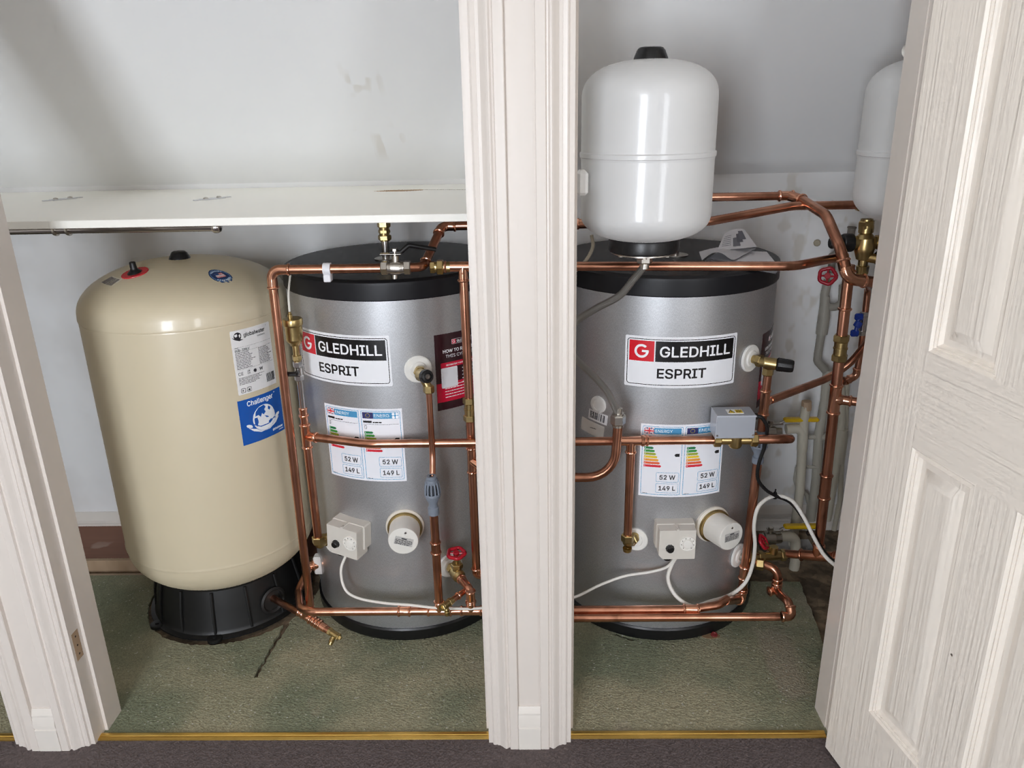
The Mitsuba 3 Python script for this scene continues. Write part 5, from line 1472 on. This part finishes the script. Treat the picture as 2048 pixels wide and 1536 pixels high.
def lever_valve(cx, cy, Y, lab):
    k = thing('lever_valve', lab, 'valve')
    c = at(cx, cy, Y)
    part(k, 'body', cat(lathe([(-0.036, 0), (-0.036, 0.016), (-0.022, 0.017), (-0.018, 0.021), (0.014, 0.022), (0.020, 0.018), (0.036, 0.0165), (0.036, 0)], c, X_, 24), cyl(c, c + Z_ * 0.036, 0.0075, 14)), 'nickel', 30)
    part(k, 'nut', hexnut(c + Z_ * 0.030, Z_, 0.0095, 0.010), 'nickel', False)
    a = c + V3(-0.012, 0, 0.030)
    part(k, 'lever', cat(bx(a + [0.0, -0.011, -0.001], a + [0.05, 0.011, 0.002], 0.0008), tube([a + V3(0.04, 0, 0.0), a + V3(0.062, 0, 0.012), a + V3(0.085, 0, 0.013)], 0.0045, 8)), 'nickel', 25)
    part(k, 'grip', bx(a + [0.052, -0.0125, 0.006], a + [0.165, 0.0125, 0.019], 0.005), 'gloss', 25, color=(206, 168, 24), label='yellow plastic grip')
    g = plane_map(a + V3(0.108, -0.0127, 0.0125), X_, Z_)
    return k


lever_valve(1540, 864, YL, 'nickel lever valve with yellow grip, the upper one behind the right cylinder')
lever_valve(1540, 1076, 2.24, 'nickel lever valve with yellow grip, the lower one near the floor')
part('service_pipe_007' if 'service_pipe_007' in labels else k2, 'link_tube', cyl(at(1556, 1074, 2.24), at(1572, 1074, 2.24), 0.0145, 16), 'nickel')
# broken plaster patch and pipe clip on the rear wall
k = thing('wall_clip', 'small grey clip and rusty stain mark on the rear wall near the mixing valve', 'clip')
part(k, 'clip', cyl(S(1634, 486, 2.488), S(1634, 486, 2.4995), 0.011, 10, 0.002), 'matte', color=(138, 128, 106))
k = thing('pipe_end', 'dull grey pipe end standing against the rear wall behind the mixing valve', 'pipe')
part(k, 'tube', tube([S(1704, 455, 2.46), S(1698, 490, 2.45), S(1664, 512, 2.44), S(1663, 545, 2.44)], 0.012, 12), 'matte', color=(112, 106, 98))
part(k, 'mouth', bead(S(1704, 455, 2.46), nz(S(1704, 455, 2.46) - S(1698, 490, 2.45)), 0.0115), 'matte', color=(96, 90, 82))

# ================================================================ cables
WC = (222, 219, 212)


def cable(lab, pts, r, col, group=None):
    k = thing('cable', lab, 'cable')
    part(k, 'sheath', tube(spl(pts, 10), r, 12), 'matte', color=col)
    return k


p1, d1_, t1_ = radial(C1, math.radians(-22.5), 0.343, 0.030)
st = p1 - t1_ * 0.012 - Z_ * 0.053
p2, d2_, t2_ = radial(C2, math.radians(0.5), 0.347, 0.030)
e1c = p2 + t2_ * 0.012 - Z_ * 0.045
YC = 1.80
zc_ = zB + 0.0155
cable('white cable from the left thermostat box along the low pipe to the right thermostat box', [st, at(682, 1140, 1.866), at(690, 1178, 1.855), at(716, 1196, 1.840), at(768, 1206, 1.815), at(820, 1210, 1.797), V3(at(870, 1211, YC)[0], 1.788, zc_), V3(at(915, 1216, YC)[0], 1.785, zc_ - 0.001), V3(at(960, 1219, YC)[0], 1.787, zc_ - 0.002),
       V3(0.05, 1.80, zc_ + 0.008), at(1150, 1194, 1.83), at(1200, 1170, 1.845), at(1250, 1152, 1.852), at(1300, 1144, 1.853), at(1335, 1133, 1.850), e1c - V3(0.004, 0, 0.0)], 0.0038, WC)
al = at
cable('thick white cable arching from the right thermostat box round the pipes to the right', [e1c + t2_ * 0.001, at(1345, 1126, 1.848), at(1336, 1158, 1.842), at(1352, 1192, 1.828), at(1385, 1212, 1.822), at(1420, 1203, 1.84), at(1460, 1190, 1.875), at(1490, 1166, 1.890), at(1505, 1130, 1.898), at(1510, 1090, 1.898), at(1508, 1050, 1.90), at(1518, 1012, 1.905),
       at(1548, 992, 1.922), at(1582, 1000, 1.92), at(1606, 1032, 1.90), at(1628, 1075, 1.87), at(1650, 1112, 1.82), at(1682, 1138, 1.77), at(1715, 1150, 1.74), V3(1.126, 1.76, 0.16)], 0.0052, WC)
cable('black cable from the valve actuator box hanging down beside the right tundish', [V3(bw1 + 0.010, YE, zb0 + 0.047), at(1524, 836, 1.843), at(1534, 856, 1.85), at(1530, 890, 1.875), at(1517, 930, 1.89), at(1516, 958, 1.90), at(1530, 978, 1.905), at(1548, 990, 1.915),
       at(1582, 1006, 1.935), at(1610, 1042, 1.915), at(1634, 1082, 1.885), at(1658, 1114, 1.835), at(1688, 1134, 1.785), at(1715, 1142, 1.75), V3(1.126, 1.78, 0.175)], 0.0046, (16, 16, 18))
for x, y, Y, lab in ((1550, 991, 1.922, 'black cable tie at the top of the white cable arch'), (1620, 1065, 1.888, 'black cable tie joining the cables on their way down right')):
    k = thing('cable_tie', lab, 'cable tie')
    c = at(x, y, Y)
    dd = nz(V3(1, 0, -0.1)) if y < 1000 else nz(V3(0.5, 0, -0.8))
    part(k, 'band', lathe([(-0.0025, 0.0085), (-0.0025, 0.0105), (0.0025, 0.0105), (0.0025, 0.0085), (-0.0025, 0.0085)], c, dd, 16), 'black_plastic')
    if y < 1000:
        part(k, 'tail', tube([c + V3(-0.002, -0.008, 0.004), c + V3(-0.004, -0.010, 0.016), c + V3(-0.003, -0.009, 0.024)], 0.0022, 6), 'black_plastic')
cable('thin beige cable hanging beside the left of the hanging vessel', [at(1183, 470, 1.90), at(1186, 490, 1.90), at(1180, 508, 1.895), at(1166, 528, 1.88), at(1148, 544, 1.87)], 0.0042, (176, 168, 150))

# ================================================================ papers on the right cylinder lid
def sheet(k, name, c4, nu=8, nv=8, curl=None, col=(206, 205, 206), th=0.0006):
    a, b, c, d = (np.asarray(x, float) for x in c4)
    V = []
    for side in (0, 1):
        for j in range(nv + 1):
            for i in range(nu + 1):
                u, v = i / nu, j / nv
                p = (a * (1 - u) + b * u) * (1 - v) + (d * (1 - u) + c * u) * v
                V.append(p + V3(0, 0, (curl(u, v) if curl else 0) + th * side))
    N = (nu + 1) * (nv + 1)
    F = []
    for j in range(nv):
        for i in range(nu):
            q_ = j * (nu + 1) + i
            w = [q_, q_ + 1, q_ + nu + 2, q_ + nu + 1]
            F += [[w[0], w[2], w[1]], [w[0], w[3], w[2]], [w[0] + N, w[1] + N, w[2] + N], [w[0] + N, w[2] + N, w[3] + N]]
    return part(k, name, trimesh.Trimesh(V, F, process=False), 'matte', 40, color=col)


ZL = 1.0515
k = thing('booklet', 'flat grey white booklet lying at the bottom of the papers on the right cylinder lid', 'booklet')
base = [atz(1408, 526, ZL), atz(1552, 549, ZL), atz(1524, 512, ZL), atz(1436, 506, ZL)]
for i in range(4):
    o = V3(0.004 * i, 0.003 * ((i * 7) % 3), 0.0012 + 0.0028 * i)
    sheet(k, 'page', [x + o for x in base], 6, 6, lambda u, v, i=i: 0.0008 * math.sin(3 * u + i), (196 + 4 * i, 195 + 4 * i, 198 + 4 * i), 0.0018)
ztp = ZL + 0.0145
k = thing('leaflet', 'white leaflet with a grey picture propped up on the papers', 'leaflet')
c4 = [atz(1434, 502, ztp + 0.012), atz(1514, 494, ztp + 0.014), at(1489, 459, 2.20), at(1449, 467, 2.20)]
sheet(k, 'sheet', c4, 8, 8, lambda u, v: 0.006 * math.sin(PI * u) * v, (204, 203, 205))
a, b, c, d = c4
n_ = nz(np.cross(b - a, d - a))
if n_[1] > 0:
    n_ = -n_
def patch(u0, v0, u1, v1, o):
    P = lambda u, v: (a * (1 - u) + b * u) * (1 - v) + (d * (1 - u) + c * u) * v + V3(0, 0, 0.006 * math.sin(PI * u) * v) + n_ * o
    V, F = [], []
    for j in range(5):
        for i in range(5):
            V.append(P(u0 + (u1 - u0) * i / 4, v0 + (v1 - v0) * j / 4))
    for j in range(4):
        for i in range(4):
            q_ = j * 5 + i
            F += [[q_, q_ + 1, q_ + 6], [q_, q_ + 6, q_ + 5]]
    return trimesh.Trimesh(V, F, process=False)
for i, (u0, v0, u1, v1, cc) in enumerate(((0.40, 0.12, 0.60, 0.55, (104, 104, 110)), (0.52, 0.30, 0.70, 0.72, (84, 84, 92)), (0.62, 0.42, 0.82, 0.86, (96, 96, 104)))):
    part(k, 'picture', patch(u0, v0, u1, v1, 0.0012 + 0.0003 * i), 'matte', True, color=cc)
part(k, 'print_lines', cat(*[patch(0.08, 0.2 + 0.1 * i, 0.34, 0.23 + 0.1 * i, 0.0013) for i in range(6)]), 'matte', True, color=(140, 140, 146), kind='stuff')
k = thing('folded_sheet', 'folded grey white sheet curling over the front of the papers on the right lid', 'sheet')
c4 = [atz(1404, 521, ztp - 0.002), atz(1470, 520, ztp), atz(1512, 497, ztp + 0.004), atz(1398, 504, ztp)]
sheet(k, 'sheet', c4, 10, 6, lambda u, v: 0.020 * math.sin(PI * min(1, u * 1.15)) * (1 - 0.5 * v) , (190, 189, 192))

# small rubbish on the carpet by the right cylinder
c = atz(1428, 1271, 0.0)
k = thing('carpet_scrap', 'small dark red scrap on the carpet at the foot of the right cylinder', 'scrap')
part(k, 'cap', lathe([(0, 0), (0, 0.010), (0.006, 0.009), (0.007, 0.006), (0.005, 0.004), (0.005, 0)], c + Z_ * 0.0005, V3(0, -0.4, 1), 14), 'matte', color=(110, 34, 34))
part(k, 'tuft', ext(affinity.translate(affinity.scale(Point(0, 0).buffer(0.02, 5), 1.3, 0.6), c[0] - 0.01, c[1] - 0.003), 0.0003, 0.002), 'matte', False, color=(134, 110, 84))

# alike things carry a group
for base_, g_ in (('hot_water_cylinder', 'hot water cylinders'), ('expansion_vessel', 'white expansion vessels'), ('threshold_strip', 'brass threshold strips'), ('bracket_plate', 'bracket plates on the shelf'),
                  ('lever_valve', 'valves with yellow grips'), ('drain_cock', 'brass drain cocks'), ('tundish', 'grey tundishes'), ('relief_valve', 'relief valves on the cylinders'), ('gate_valve', 'red-wheeled gate valves'),
                  ('cable_tie', 'black cable ties'), ('copper_pipe', 'copper pipes'), ('service_pipe', 'white and grey service pipes'), ('lid_riser', 'risers on the cylinder lids')):
    for key_ in labels:
        if (key_ == base_ or (key_.startswith(base_ + '_') and key_[len(base_) + 1:].isdigit())):
            labels[key_]['group'] = g_
